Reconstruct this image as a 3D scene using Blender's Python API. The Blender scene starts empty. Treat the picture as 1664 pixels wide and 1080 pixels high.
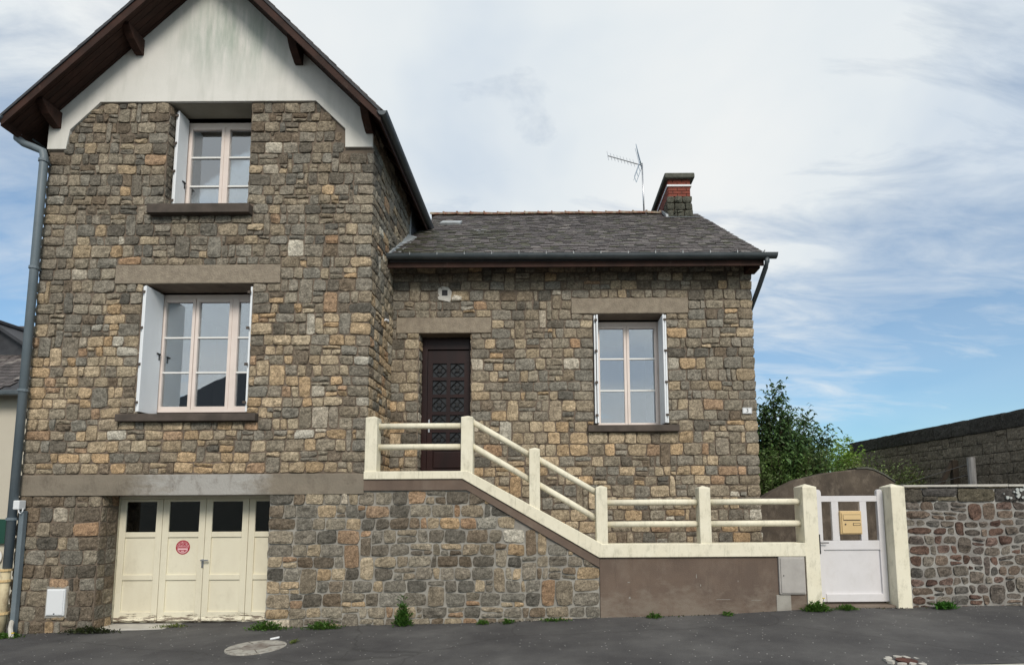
import bpy, math, random
from mathutils import Vector, noise

# ------------------------------------------------------------------ camera, sky, sun, exposure
S = bpy.context.scene
COL = S.collection
R = math.radians
cd = bpy.data.cameras.new('camera')
cam = bpy.data.objects.new('camera', cd); COL.objects.link(cam)
cam.location = (0, 0, 1.8)
cd.sensor_width = 36; cd.lens = 900/1664*36
cd.shift_x = -(884.45-832)/1664
cd.shift_y = (727.27-540)/1664
cd.clip_start = .05; cd.clip_end = 3000
from mathutils import Matrix
cam.rotation_euler = (Matrix.Rotation(R(90+5.757), 4, 'X') @ Matrix.Rotation(R(-0.35), 4, 'Z')).to_euler()
S.camera = cam
S.view_settings.view_transform = 'Standard'; S.view_settings.look = 'None'
S.view_settings.gamma = 1; S.view_settings.use_curve_mapping = False
S.view_settings.exposure = 0.75

SUN_EL, SUN_AZ = 38, 162          # azimuth, clockwise from +Y: behind the camera, a little to its right
sl = bpy.data.lights.new('sun', 'SUN'); sl.energy = 1.5; sl.angle = R(22); sl.color = (1, .93, .83)
sun = bpy.data.objects.new('sun', sl); COL.objects.link(sun)
sdir = Vector((math.sin(R(SUN_AZ))*math.cos(R(SUN_EL)), math.cos(R(SUN_AZ))*math.cos(R(SUN_EL)), math.sin(R(SUN_EL))))
sun.rotation_euler = sdir.to_track_quat('Z', 'Y').to_euler()

W = bpy.data.worlds.new('World'); S.world = W; W.use_nodes = True
nt = W.node_tree; nt.nodes.clear()
def N(t, kind, **kw):
    n = t.nodes.new(kind)
    for k, v in kw.items():
        if hasattr(n, k): setattr(n, k, v)
        else: n.inputs[k].default_value = v
    return n
def math_(t, op, a, b=None, clamp=False):
    n = t.nodes.new('ShaderNodeMath'); n.operation = op; n.use_clamp = clamp
    for i, v in enumerate((a, b)):
        if v is None: continue
        if isinstance(v, (int, float)): n.inputs[i].default_value = v
        else: t.links.new(v, n.inputs[i])
    return n.outputs[0]
def vmath(t, op, a, b):
    n = t.nodes.new('ShaderNodeVectorMath'); n.operation = op
    t.links.new(a, n.inputs[0])
    if isinstance(b, (tuple, list)): n.inputs[1].default_value = b
    else: t.links.new(b, n.inputs[1])
    return n.outputs[0]
def noise_(t, vec, scale, detail=4, rough=.55, dist=0):
    n = t.nodes.new('ShaderNodeTexNoise'); n.inputs['Scale'].default_value = scale
    n.inputs['Detail'].default_value = detail; n.inputs['Roughness'].default_value = rough
    n.inputs['Distortion'].default_value = dist
    t.links.new(vec, n.inputs['Vector']); return n.outputs['Fac']
def ramp(t, fac, stops):
    n = t.nodes.new('ShaderNodeValToRGB'); e = n.color_ramp.elements
    while len(e) < len(stops): e.new(.5)
    for el, (p, c) in zip(e, stops):
        el.position = p; el.color = (c, c, c, 1) if isinstance(c, (int, float)) else (*c, 1)
    t.links.new(fac, n.inputs[0]); return n.outputs[0]
def mixc(t, fac, a, b, mode='MIX'):
    n = t.nodes.new('ShaderNodeMix'); n.data_type = 'RGBA'; n.blend_type = mode
    for i, v in ((0, fac), (6, a), (7, b)):
        if isinstance(v, (int, float)): n.inputs[i].default_value = v
        elif isinstance(v, (tuple, list)): n.inputs[i].default_value = (*v, 1)
        else: t.links.new(v, n.inputs[i])
    return n.outputs[2]

tc = nt.nodes.new('ShaderNodeTexCoord')
sky = nt.nodes.new('ShaderNodeTexSky'); sky.sky_type = 'NISHITA'; sky.sun_disc = False
sky.sun_elevation = R(SUN_EL); sky.sun_rotation = R(SUN_AZ)
sep = nt.nodes.new('ShaderNodeSeparateXYZ'); nt.links.new(tc.outputs['Generated'], sep.inputs[0])
zz = math_(nt, 'ADD', math_(nt, 'MAXIMUM', sep.outputs[2], 0), .22)
cmb = nt.nodes.new('ShaderNodeCombineXYZ')
nt.links.new(math_(nt, 'DIVIDE', sep.outputs[0], zz), cmb.inputs[0])
nt.links.new(math_(nt, 'DIVIDE', sep.outputs[1], zz), cmb.inputs[1])
cv = vmath(nt, 'ADD', cmb.outputs[0], (3.3, 1.7, 0))
n1 = noise_(nt, cv, .8, 5, .55, .6)
n2 = noise_(nt, vmath(nt, 'MULTIPLY', cv, (1.0, 2.4, 1)), 2.6, 9, .6, .5)
n3 = noise_(nt, cv, 1.3, 5, .5, .3)
cov = math_(nt, 'ADD', math_(nt, 'MULTIPLY', n1, .8), math_(nt, 'MULTIPLY', n2, 1.15))
cov = math_(nt, 'ADD', cov, math_(nt, 'MULTIPLY', sep.outputs[2], 1.1))
ax = math_(nt, 'MAXIMUM', math_(nt, 'SUBTRACT', math_(nt, 'ABSOLUTE', sep.outputs[0], 0), .3), 0)
cov = math_(nt, 'SUBTRACT', cov, math_(nt, 'MULTIPLY', ax, .65))
fac = ramp(nt, math_(nt, 'SUBTRACT', math_(nt, 'ADD', cov, math_(nt, 'MULTIPLY', math_(nt, 'MAXIMUM', math_(nt, 'MULTIPLY', sep.outputs[1], -1), 0), .45)), .69), [(.30, .22), (.54, .52), (.84, 1)])
cloud = ramp(nt, n3, [(.34, (.58, .66, .75)), (.47, (.73, .78, .81)), (.62, (.82, .84, .84))])
b1 = N(nt, 'ShaderNodeBackground'); b1.inputs[1].default_value = .074
nt.links.new(mixc(nt, 1.0, sky.outputs[0], (.62, .98, 1.15), 'MULTIPLY'), b1.inputs[0])
b2 = N(nt, 'ShaderNodeBackground'); nt.links.new(cloud, b2.inputs[0]); b2.inputs[1].default_value = .635
ms = nt.nodes.new('ShaderNodeMixShader'); nt.links.new(fac, ms.inputs[0])
nt.links.new(b1.outputs[0], ms.inputs[1]); nt.links.new(b2.outputs[0], ms.inputs[2])
wo = nt.nodes.new('ShaderNodeOutputWorld'); nt.links.new(ms.outputs[0], wo.inputs[0])

# ------------------------------------------------------------------ materials
def M(name, c, c2=None, sc=4, rough=.8, bump=.3, bsc=30, spec=.3, metal=0, attr=False, stretch=None, extra=None, dist=.01):
    m = bpy.data.materials.new(name); m.use_nodes = True; t = m.node_tree
    p = t.nodes['Principled BSDF']
    g = t.nodes.new('ShaderNodeNewGeometry'); pos = g.outputs['Position']
    if stretch: pos2 = vmath(t, 'MULTIPLY', pos, stretch)
    else: pos2 = pos
    f1 = noise_(t, pos2, sc, 6, .6)
    if attr:
        a = t.nodes.new('ShaderNodeAttribute'); a.attribute_name = 'col'
        f2 = noise_(t, pos, 26, 6, .7)
        f3 = noise_(t, pos, 9, 4, .6)
        k = ramp(t, f2, [(.28, .5), (.5, 1.0), (.72, 1.55)])
        k2 = mixc(t, 1, ramp(t, f3, [(.3, .74), (.7, 1.25)]), ramp(t, noise_(t, pos, 75, 4, .7), [(.36, .62), (.64, 1.4)]), 'MULTIPLY')
        col = mixc(t, 1, mixc(t, 1, a.outputs['Color'], k, 'MULTIPLY'), k2, 'MULTIPLY')
    else:
        c2 = c2 or tuple(v*.75 for v in c)
        col = mixc(t, ramp(t, f1, [(.35, 0), (.65, 1)]), c, c2)
    if extra: col = extra(t, pos, col)
    t.links.new(col, p.inputs['Base Color'])
    p.inputs['Roughness'].default_value = rough; p.inputs['Metallic'].default_value = metal
    p.inputs['Specular IOR Level'].default_value = spec
    if bump:
        b = t.nodes.new('ShaderNodeBump'); b.inputs['Strength'].default_value = bump; b.inputs['Distance'].default_value = dist
        t.links.new(noise_(t, pos, bsc, 8, .65), b.inputs['Height']); t.links.new(b.outputs[0], p.inputs['Normal'])
    return m

def streaks(t, pos, col):                     # grey-green algae runs on the gable render
    d = t.nodes.new('ShaderNodeVectorMath'); d.operation = 'DISTANCE'
    t.links.new(vmath(t, 'MULTIPLY', pos, (1, 1, 1.15)), d.inputs[0]); d.inputs[1].default_value = (-5.2, 8.55, 9.65*1.15)
    mask = ramp(t, d.outputs['Value'], [(.35, 1), (1.0, 0)])
    d.inputs[1].default_value = (-5.15, 8.55, 9.75*1.15)
    mk = math_(t, 'SUBTRACT', 1.35, d.outputs['Value'], True)
    n = noise_(t, vmath(t, 'MULTIPLY', pos, (7, 7, 1.0)), 1, 6, .65)
    f = math_(t, 'MULTIPLY', mk, ramp(t, n, [(.36, 0), (.62, 1)]))
    col = mixc(t, math_(t, 'MULTIPLY', f, .85), col, (.36, .42, .36))
    n5 = noise_(t, vmath(t, 'MULTIPLY', pos, (3, 3, .5)), 2, 5, .6)
    return mixc(t, ramp(t, n5, [(.5, 0), (.75, .35)]), col, (.42, .43, .38))
def dirt(amount, tint=(.30, .28, .20), sc=3.5, lo=.52, hi=.74):
    def f(t, pos, col):
        n = noise_(t, vmath(t, 'MULTIPLY', pos, (1.6, 1.6, .9)), sc, 9, .72)
        return mixc(t, ramp(t, n, [(lo, 0), (hi, amount)]), col, tint)
    return f
def splash(t, pos, col):
    col = dirt(.5, (.26, .22, .18), 1.3, .5, .8)(t, pos, col)
    sp = t.nodes.new('ShaderNodeSeparateXYZ'); t.links.new(pos, sp.inputs[0])
    n = noise_(t, vmath(t, 'MULTIPLY', pos, (2.2, 2, 4)), 1.6, 8, .7)
    f = ramp(t, math_(t, 'SUBTRACT', math_(t, 'ADD', n, .12), math_(t, 'MULTIPLY', sp.outputs[2], .45)), [(.40, 0), (.60, .7)])
    col = mixc(t, f, col, (.225, .19, .155))
    return mixc(t, ramp(t, noise_(t, vmath(t, 'MULTIPLY', pos, (5, 5, .8)), 1.2, 7, .7), [(.55, 0), (.75, .45)]), col, (.085, .065, .052))
def grime(t, pos, col):
    col = dirt(.6, (.38, .36, .27), 5.5, .5, .72)(t, pos, col)
    n = noise_(t, vmath(t, 'MULTIPLY', pos, (14, 14, 1.6)), 1.5, 7, .7)
    return mixc(t, ramp(t, n, [(.56, 0), (.74, .5)]), col, (.30, .30, .22))
def door_wear(t, pos, col):
    col = dirt(.30, (.42, .38, .27), 3.5, .52, .76)(t, pos, col)
    sp = t.nodes.new('ShaderNodeSeparateXYZ'); t.links.new(pos, sp.inputs[0])
    low = math_(t, 'MULTIPLY', math_(t, 'SUBTRACT', .17, sp.outputs[2]), 1.6, False)
    n = noise_(t, vmath(t, 'MULTIPLY', pos, (4, 4, 26)), 1.6, 8, .7)
    f = ramp(t, math_(t, 'ADD', n, math_(t, 'MINIMUM', low, .2)), [(.68, 0), (.74, .9)])
    return mixc(t, f, col, (.12, .085, .06))
def asphalt_x(t, pos, col):
    n = noise_(t, pos, .9, 6, .6)
    col = mixc(t, ramp(t, n, [(.35, 0), (.62, 1)]), col, (.062, .060, .061))
    n2 = noise_(t, pos, 90, 3, .7)
    col = mixc(t, ramp(t, n2, [(.58, 0), (.72, .5)]), col, (.2, .195, .19))
    v = t.nodes.new('ShaderNodeTexVoronoi'); v.inputs['Scale'].default_value = 8
    wob = vmath(t, 'ADD', pos, vmath(t, 'SCALE', pos, (0, 0, 0)))
    t.links.new(wob, v.inputs['Vector'])
    near = ramp(t, v.outputs['Distance'], [(.10, 1), (.17, 0)])
    sp = t.nodes.new('ShaderNodeSeparateColor'); t.links.new(v.outputs['Color'], sp.inputs[0])
    dens = noise_(t, pos, .55, 3, .5)
    gate = math_(t, 'GREATER_THAN', math_(t, 'ADD', sp.outputs[0], math_(t, 'MULTIPLY', dens, .6)), 1.06)
    col = mixc(t, math_(t, 'MULTIPLY', near, gate), col, (.42, .41, .39))
    e = t.nodes.new('ShaderNodeTexVoronoi'); e.feature = 'DISTANCE_TO_EDGE'; e.inputs['Scale'].default_value = .22
    jit = t.nodes.new('ShaderNodeTexNoise'); jit.inputs['Scale'].default_value = 3.0; jit.inputs['Detail'].default_value = 5
    t.links.new(pos, jit.inputs['Vector'])
    t.links.new(vmath(t, 'ADD', pos, vmath(t, 'MULTIPLY', jit.outputs['Color'], (.35, .35, 0))), e.inputs['Vector'])
    return mixc(t, ramp(t, e.outputs['Distance'], [(.0015, .4), (.004, 0)]), col, (.025, .025, .022))
def plain(name, c, rough=.5, metal=0, spec=.5):
    m = bpy.data.materials.new(name); m.use_nodes = True; p = m.node_tree.nodes['Principled BSDF']
    p.inputs['Base Color'].default_value = (*c, 1); p.inputs['Roughness'].default_value = rough
    p.inputs['Metallic'].default_value = metal; p.inputs['Specular IOR Level'].default_value = spec
    return m
def glassmat(name, refl, tint=(.9, .94, .95)):
    m = bpy.data.materials.new(name); m.use_nodes = True; t = m.node_tree; t.nodes.clear()
    tr = N(t, 'ShaderNodeBsdfTransparent'); tr.inputs[0].default_value = (*tint, 1)
    gl = N(t, 'ShaderNodeBsdfGlossy'); gl.inputs['Roughness'].default_value = .01; gl.inputs[0].default_value = (.92, .96, 1, 1)
    lw = t.nodes.new('ShaderNodeFresnel'); lw.inputs[0].default_value = 1.5
    f = math_(t, 'ADD', math_(t, 'MULTIPLY', lw.outputs[0], 1.3), refl, True)
    g = t.nodes.new('ShaderNodeNewGeometry')
    b = t.nodes.new('ShaderNodeBump'); b.inputs['Strength'].default_value = .04; b.inputs['Distance'].default_value = .02
    t.links.new(noise_(t, g.outputs['Position'], 1.6, 2, .5), b.inputs['Height']); t.links.new(b.outputs[0], gl.inputs['Normal'])
    mx = t.nodes.new('ShaderNodeMixShader'); t.links.new(f, mx.inputs[0])
    t.links.new(tr.outputs[0], mx.inputs[1]); t.links.new(gl.outputs[0], mx.inputs[2])
    o = t.nodes.new('ShaderNodeOutputMaterial'); t.links.new(mx.outputs[0], o.inputs[0])
    return m

m_stone = M('rubble_stone', (1, 1, 1), attr=True, rough=.92, bump=.85, bsc=34, spec=.15, dist=.022)
m_mortar = M('lime_mortar', (.20, .16, .125), (.14, .112, .088), sc=3, rough=.95, bump=.5, bsc=55, spec=.1)
m_mortar_grey = M('grey_mortar', (.36, .345, .31), (.24, .225, .20), sc=3, rough=.95, bump=.5, bsc=50, spec=.1)
m_plaster = M('gable_render', (.72, .705, .665), (.66, .65, .61), sc=1.3, rough=.9, bump=.25, bsc=60, spec=.15, extra=streaks)
def beam_x(t, pos, col):
    d = t.nodes.new('ShaderNodeVectorMath'); d.operation = 'DISTANCE'
    t.links.new(vmath(t, 'MULTIPLY', pos, (1, 0, .4)), d.inputs[0]); d.inputs[1].default_value = (-5.3, 0, .9)
    f = math_(t, 'MULTIPLY', math_(t, 'SUBTRACT', 1.45, d.outputs['Value'], True), noise_(t, vmath(t, 'MULTIPLY', pos, (2, 2, 7)), 1.3, 7, .65))
    col = mixc(t, ramp(t, f, [(.16, 0), (.4, .85)]), col, (.40, .39, .37))
    return dirt(.75, (.12, .10, .08), 3.2, .5, .72)(t, pos, col)
m_beam = M('weathered_concrete', (.25, .215, .17), (.20, .175, .14), sc=1.4, rough=.95, bump=.8, bsc=26, spec=.1, stretch=(.6, 1, 2), extra=beam_x)
m_lintel = M('bush_hammered_lintel', (.34, .29, .225), (.25, .21, .165), sc=9, rough=.95, bump=1.0, bsc=45, spec=.1, dist=.02)
m_soffit = M('soffit_concrete', (.33, .31, .26), (.26, .245, .2), sc=2, rough=.9, bump=.2, spec=.1)
m_sill = M('dark_sill', (.105, .085, .072), (.065, .055, .047), sc=4, rough=.8, bump=.3, bsc=40, spec=.2)
m_cream = M('cream_masonry_paint', (.80, .755, .61), (.75, .70, .55), sc=2.5, rough=.7, bump=.25, bsc=45, spec=.25, extra=grime)
m_brown = M('brown_render', (.175, .13, .102), (.135, .102, .083), sc=1.8, rough=.95, bump=.6, bsc=70, spec=.1, extra=splash)
m_wood = M('stained_roof_timber', (.055, .026, .019), (.03, .016, .012), sc=3, rough=.7, bump=.3, bsc=20, spec=.2, stretch=(1, 6, 1), extra=dirt(.4, (.2, .15, .12), 3, .6, .78))
m_slate = M('slate', (1, 1, 1), attr=True, rough=.62, bump=.5, bsc=30, spec=.4, dist=.008)
m_slate_d = M('old_slate', (.05, .052, .058), (.034, .035, .04), sc=6, rough=.6, bump=.4, bsc=30, spec=.35)
m_zinc = M('painted_zinc', (.13, .165, .19), (.165, .20, .225), sc=2, rough=.5, bump=.08, bsc=14, spec=.4, extra=dirt(.3, (.1, .11, .11), 2))
m_gutter = M('dark_gutter_metal', (.055, .07, .078), (.085, .10, .11), sc=3, rough=.4, bump=.06, bsc=12, spec=.5)
m_clip = plain('bright_clip', (.28, .30, .31), .5, .3)
m_flash = M('lead_flashing', (.38, .41, .43), (.27, .29, .3), sc=5, rough=.5, bump=.1, spec=.4)
m_shut = M('white_shutter_paint', (.80, .83, .86), (.74, .77, .80), sc=3, rough=.55, bump=.1, bsc=50, stretch=(1, 1, .3))
m_frame = M('window_frame_paint', (.78, .69, .64), (.71, .62, .57), sc=3, rough=.5, bump=.06, bsc=40)
m_white = plain('white_bar', (.8, .8, .78), .4)
m_glass = glassmat('window_glass', .26)
m_dglass = glassmat('dull_garage_glass', .01, (.25, .27, .27))
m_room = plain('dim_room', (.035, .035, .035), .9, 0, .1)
m_gar = M('garage_door_paint', (.74, .695, .55), (.68, .63, .49), sc=2.5, rough=.6, bump=.12, bsc=26, stretch=(1, 1, .35), extra=door_wear)
m_door = M('varnished_door', (.024, .008, .007), (.014, .006, .006), sc=4, rough=.4, bump=.1, stretch=(1, 1, .3))
m_iron = plain('black_iron', (.008, .008, .009), .5, .3)
m_obs = plain('patterned_door_glass', (.018, .021, .025), .35, 0, .4)
m_steel = plain('brushed_steel', (.55, .56, .58), .3, .9)
m_terra = M('terracotta_ridge', (.24, .11, .07), (.17, .10, .07), sc=8, rough=.85, bump=.3, extra=dirt(.8, (.32, .29, .22), 5, .45, .6))
m_brick = M('chimney_brick', (.25, .07, .048), (.18, .055, .04), sc=9, rough=.9, bump=.4)
m_crown = M('mossy_concrete_crown', (.13, .13, .11), (.075, .08, .065), sc=7, rough=.95, bump=.7)
m_wband = plain('white_band_paint', (.72, .74, .76), .6)
m_wbox = plain('white_plastic', (.72, .74, .76), .4)
m_gbox = M('grey_meter_plastic', (.42, .40, .375), (.36, .34, .32), sc=6, rough=.6, bump=.05)
m_post = M('letterbox_paint', (.66, .48, .25), (.62, .45, .23), sc=3, rough=.4, bump=.0)
m_gate = M('white_gate_paint', (.68, .665, .68), (.63, .615, .625), sc=2, rough=.5, bump=.08, bsc=40, extra=dirt(.25, (.45, .42, .38), 4))
m_asph = M('asphalt', (.118, .115, .112), (.097, .094, .093), sc=5, rough=.9, bump=.7, bsc=120, spec=.25, extra=asphalt_x, dist=.006)
m_kerb = M('pale_kerb', (.52, .50, .45), (.42, .40, .36), sc=5, rough=.9, bump=.4)
m_soil = M('soil', (.06, .05, .035), (.035, .04, .02), sc=2, rough=1, bump=.6)
m_manh = M('pale_concrete_ring', (.43, .41, .36), (.31, .295, .265), sc=9, rough=.9, bump=.6, extra=dirt(.6, (.16, .14, .12), 6, .5, .6))
m_nbr = M('neighbour_render', (.56, .52, .43), (.52, .48, .40), sc=.8, rough=.9, bump=.2)
m_darkwall = M('old_dark_render', (.12, .097, .075), (.065, .053, .043), sc=2.2, rough=.95, bump=.7, bsc=40, extra=dirt(.5, (.24, .20, .16), 4, .5, .68))
m_bark = M('bark', (.07, .05, .035), sc=10, rough=1, bump=.5)
m_greywood = M('grey_wood', (.36, .35, .34), (.22, .21, .2), sc=3, stretch=(8, 8, .7), rough=.9, bump=.5)
m_brownwood = M('brown_wood', (.06, .045, .032), sc=5, rough=.9)
m_wire = plain('wire', (.12, .12, .12), .5, .5)
m_red = plain('sticker_red', (.36, .012, .03), .5)
m_pink = plain('sticker_print', (.80, .50, .52), .5)
m_blue = plain('sign_blue', (.02, .10, .42), .4)
m_green = plain('green_paint', (.01, .06, .04), .5)
m_moss = M('moss', (.035, .06, .012), (.02, .03, .01), sc=14, rough=1, bump=.8)
def leafmat(name, c, tr=.35):
    m = bpy.data.materials.new(name); m.use_nodes = True; t = m.node_tree; p = t.nodes['Principled BSDF']
    a = t.nodes.new('ShaderNodeAttribute'); a.attribute_name = 'col'
    t.links.new(a.outputs['Color'], p.inputs['Base Color']); p.inputs['Roughness'].default_value = .5
    p.inputs['Specular IOR Level'].default_value = .4
    d = t.nodes.new('ShaderNodeBsdfTranslucent'); t.links.new(a.outputs['Color'], d.inputs[0])
    mx = t.nodes.new('ShaderNodeMixShader'); mx.inputs[0].default_value = tr
    t.links.new(p.outputs[0], mx.inputs[1]); t.links.new(d.outputs[0], mx.inputs[2])
    t.links.new(mx.outputs[0], t.nodes['Material Output'].inputs[0]); return m
m_leaf = leafmat('leaf', None)

# ------------------------------------------------------------------ helpers
def wpos(o):
    v = Vector((0, 0, 0))
    while o is not None: v = v + o.location; o = o.parent
    return v
def thing(name, label, cat, loc=(0, 0, 0), group=None, kind=None):
    o = bpy.data.objects.new(name, None); COL.objects.link(o); o.location = loc
    o['label'] = label; o['category'] = cat
    if group: o['group'] = group
    return o
def tag(o, label, cat, group=None, kind=None):
    if label: o['label'] = label
    if cat: o['category'] = cat
    if group: o['group'] = group
    if kind: o['kind'] = kind
    return o
class MB:
    def __init__(s): s.v = []; s.f = []; s.c = []; s.m = []
    def add(s, vs, fs, col=None, mi=0):
        b = len(s.v); s.v += [tuple(v) for v in vs]; s.f += [tuple(b+i for i in f) for f in fs]
        s.m += [mi]*len(fs); s.c += [col or (1, 1, 1)]*len(vs); return s
    def box(s, x0, x1, y0, y1, z0, z1, mi=0, col=None):
        return s.add([(x0,y0,z0),(x1,y0,z0),(x1,y1,z0),(x0,y1,z0),(x0,y0,z1),(x1,y0,z1),(x1,y1,z1),(x0,y1,z1)],
              [(0,3,2,1),(4,5,6,7),(0,1,5,4),(1,2,6,5),(2,3,7,6),(3,0,4,7)], col, mi)
    def prism(s, poly, y0, y1, mi=0, axis='Y', col=None):     # poly: (x,z) counter-clockwise seen from -Y
        n = len(poly)
        if axis == 'Y': vs = [(x, y0, z) for x, z in poly] + [(x, y1, z) for x, z in poly]
        elif axis == 'X': vs = [(y0, x, z) for x, z in poly] + [(y1, x, z) for x, z in poly]
        else: vs = [(x, z, y0) for x, z in poly] + [(x, z, y1) for x, z in poly]
        fs = [tuple(range(n)), tuple(range(2*n-1, n-1, -1))] + [(i, i+n, (i+1) % n+n, (i+1) % n) for i in range(n)]
        return s.add(vs, fs, col, mi)
    def tube(s, pts, r, n=10, r2=None, col=None, mi=0, arc=None):
        pts = [Vector(p) for p in pts]; vs = []; k = len(pts)
        for i, p in enumerate(pts):
            d = (pts[min(i+1, k-1)]-pts[max(i-1, 0)]).normalized()
            a = Vector((0, 0, 1)) if abs(d.z) < .9 else Vector((1, 0, 0))
            u = d.cross(a).normalized(); w = u.cross(d).normalized()
            rr = r if r2 is None else r+(r2-r)*i/(k-1)
            for j in range(n):
                t = 2*math.pi*j/n; vs.append(p+u*rr*math.cos(t)+w*rr*math.sin(t))
        fs = [(i*n+j, i*n+(j+1) % n, (i+1)*n+(j+1) % n, (i+1)*n+j) for i in range(k-1) for j in range(n)]
        fs += [tuple(range(n-1, -1, -1)), tuple(range((k-1)*n, k*n))]
        return s.add(vs, fs, col, mi)
    def build(s, name, mat, parent=None, smooth=False, bevel=0, kind=None, label=None, fix=True):
        if not s.v: return None
        me = bpy.data.meshes.new(name)
        xs, ys, zs = zip(*s.v)
        c = Vector(((min(xs)+max(xs))/2, (min(ys)+max(ys))/2, min(zs)))
        me.from_pydata([(x-c.x, y-c.y, z-c.z) for x, y, z in s.v], [], s.f)
        mats = mat if isinstance(mat, (list, tuple)) else [mat]
        for m in mats: me.materials.append(m)
        if len(mats) > 1: me.polygons.foreach_set('material_index', s.m)
        if smooth: me.polygons.foreach_set('use_smooth', [True]*len(me.polygons))
        if m_stone in mats or m_slate in mats or m_leaf in mats:
            a = me.color_attributes.new('col', 'FLOAT_COLOR', 'POINT')
            a.data.foreach_set('color', [w for q in s.c for w in (*q, 1)])
        if fix and not (m_stone in mats or m_leaf in mats):
            import bmesh
            bm = bmesh.new(); bm.from_mesh(me); bmesh.ops.recalc_face_normals(bm, faces=bm.faces); bm.to_mesh(me); bm.free()
        o = bpy.data.objects.new(name, me); COL.objects.link(o)
        if parent is not None: o.parent = parent; o.location = c-wpos(parent)
        else: o.location = c
        if bevel:
            b = o.modifiers.new('soft_edges', 'BEVEL'); b.width = bevel; b.segments = 2; b.limit_method = 'ANGLE'
        if kind: o['kind'] = kind
        if label: o['label'] = label
        return o
def bx(name, mat, parent, x0, x1, y0, y1, z0, z1, bevel=0, **k):
    return MB().box(x0, x1, y0, y1, z0, z1).build(name, mat, parent, bevel=bevel, **k)
def sh(name, me, mat_obj, parent, loc, scale=(1,1,1), rot=(0,0,0)):
    o = bpy.data.objects.new(name, me); COL.objects.link(o); o.parent = parent
    o.location = Vector(loc)-wpos(parent); o.scale = scale; o.rotation_euler = rot; return o
def wall_mb(u0, u1, v0, v1, y0, y1, holes, mb=None, axis='Y'):
    """wall of boxes around rectangular holes (u0,u1,v0,v1)"""
    mb = mb or MB()
    us = sorted({u0, u1, *[h[0] for h in holes], *[h[1] for h in holes]}); vs = sorted({v0, v1, *[h[2] for h in holes], *[h[3] for h in holes]})
    us = [u for u in us if u0 <= u <= u1]; vs = [v for v in vs if v0 <= v <= v1]
    for a, b in zip(us, us[1:]):
        start = None
        for c, d in zip(vs+[None], vs[1:]+[None, None]):
            solid = d is not None and not any(h[0] <= (a+b)/2 <= h[1] and h[2] <= (c+d)/2 <= h[3] for h in holes)
            if solid and start is None: start = c
            if not solid and start is not None:
                mb.box(a, b, y0, y1, start, c) if axis == 'Y' else mb.box(y0, y1, a, b, start, c)
                start = None
    return mb

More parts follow.
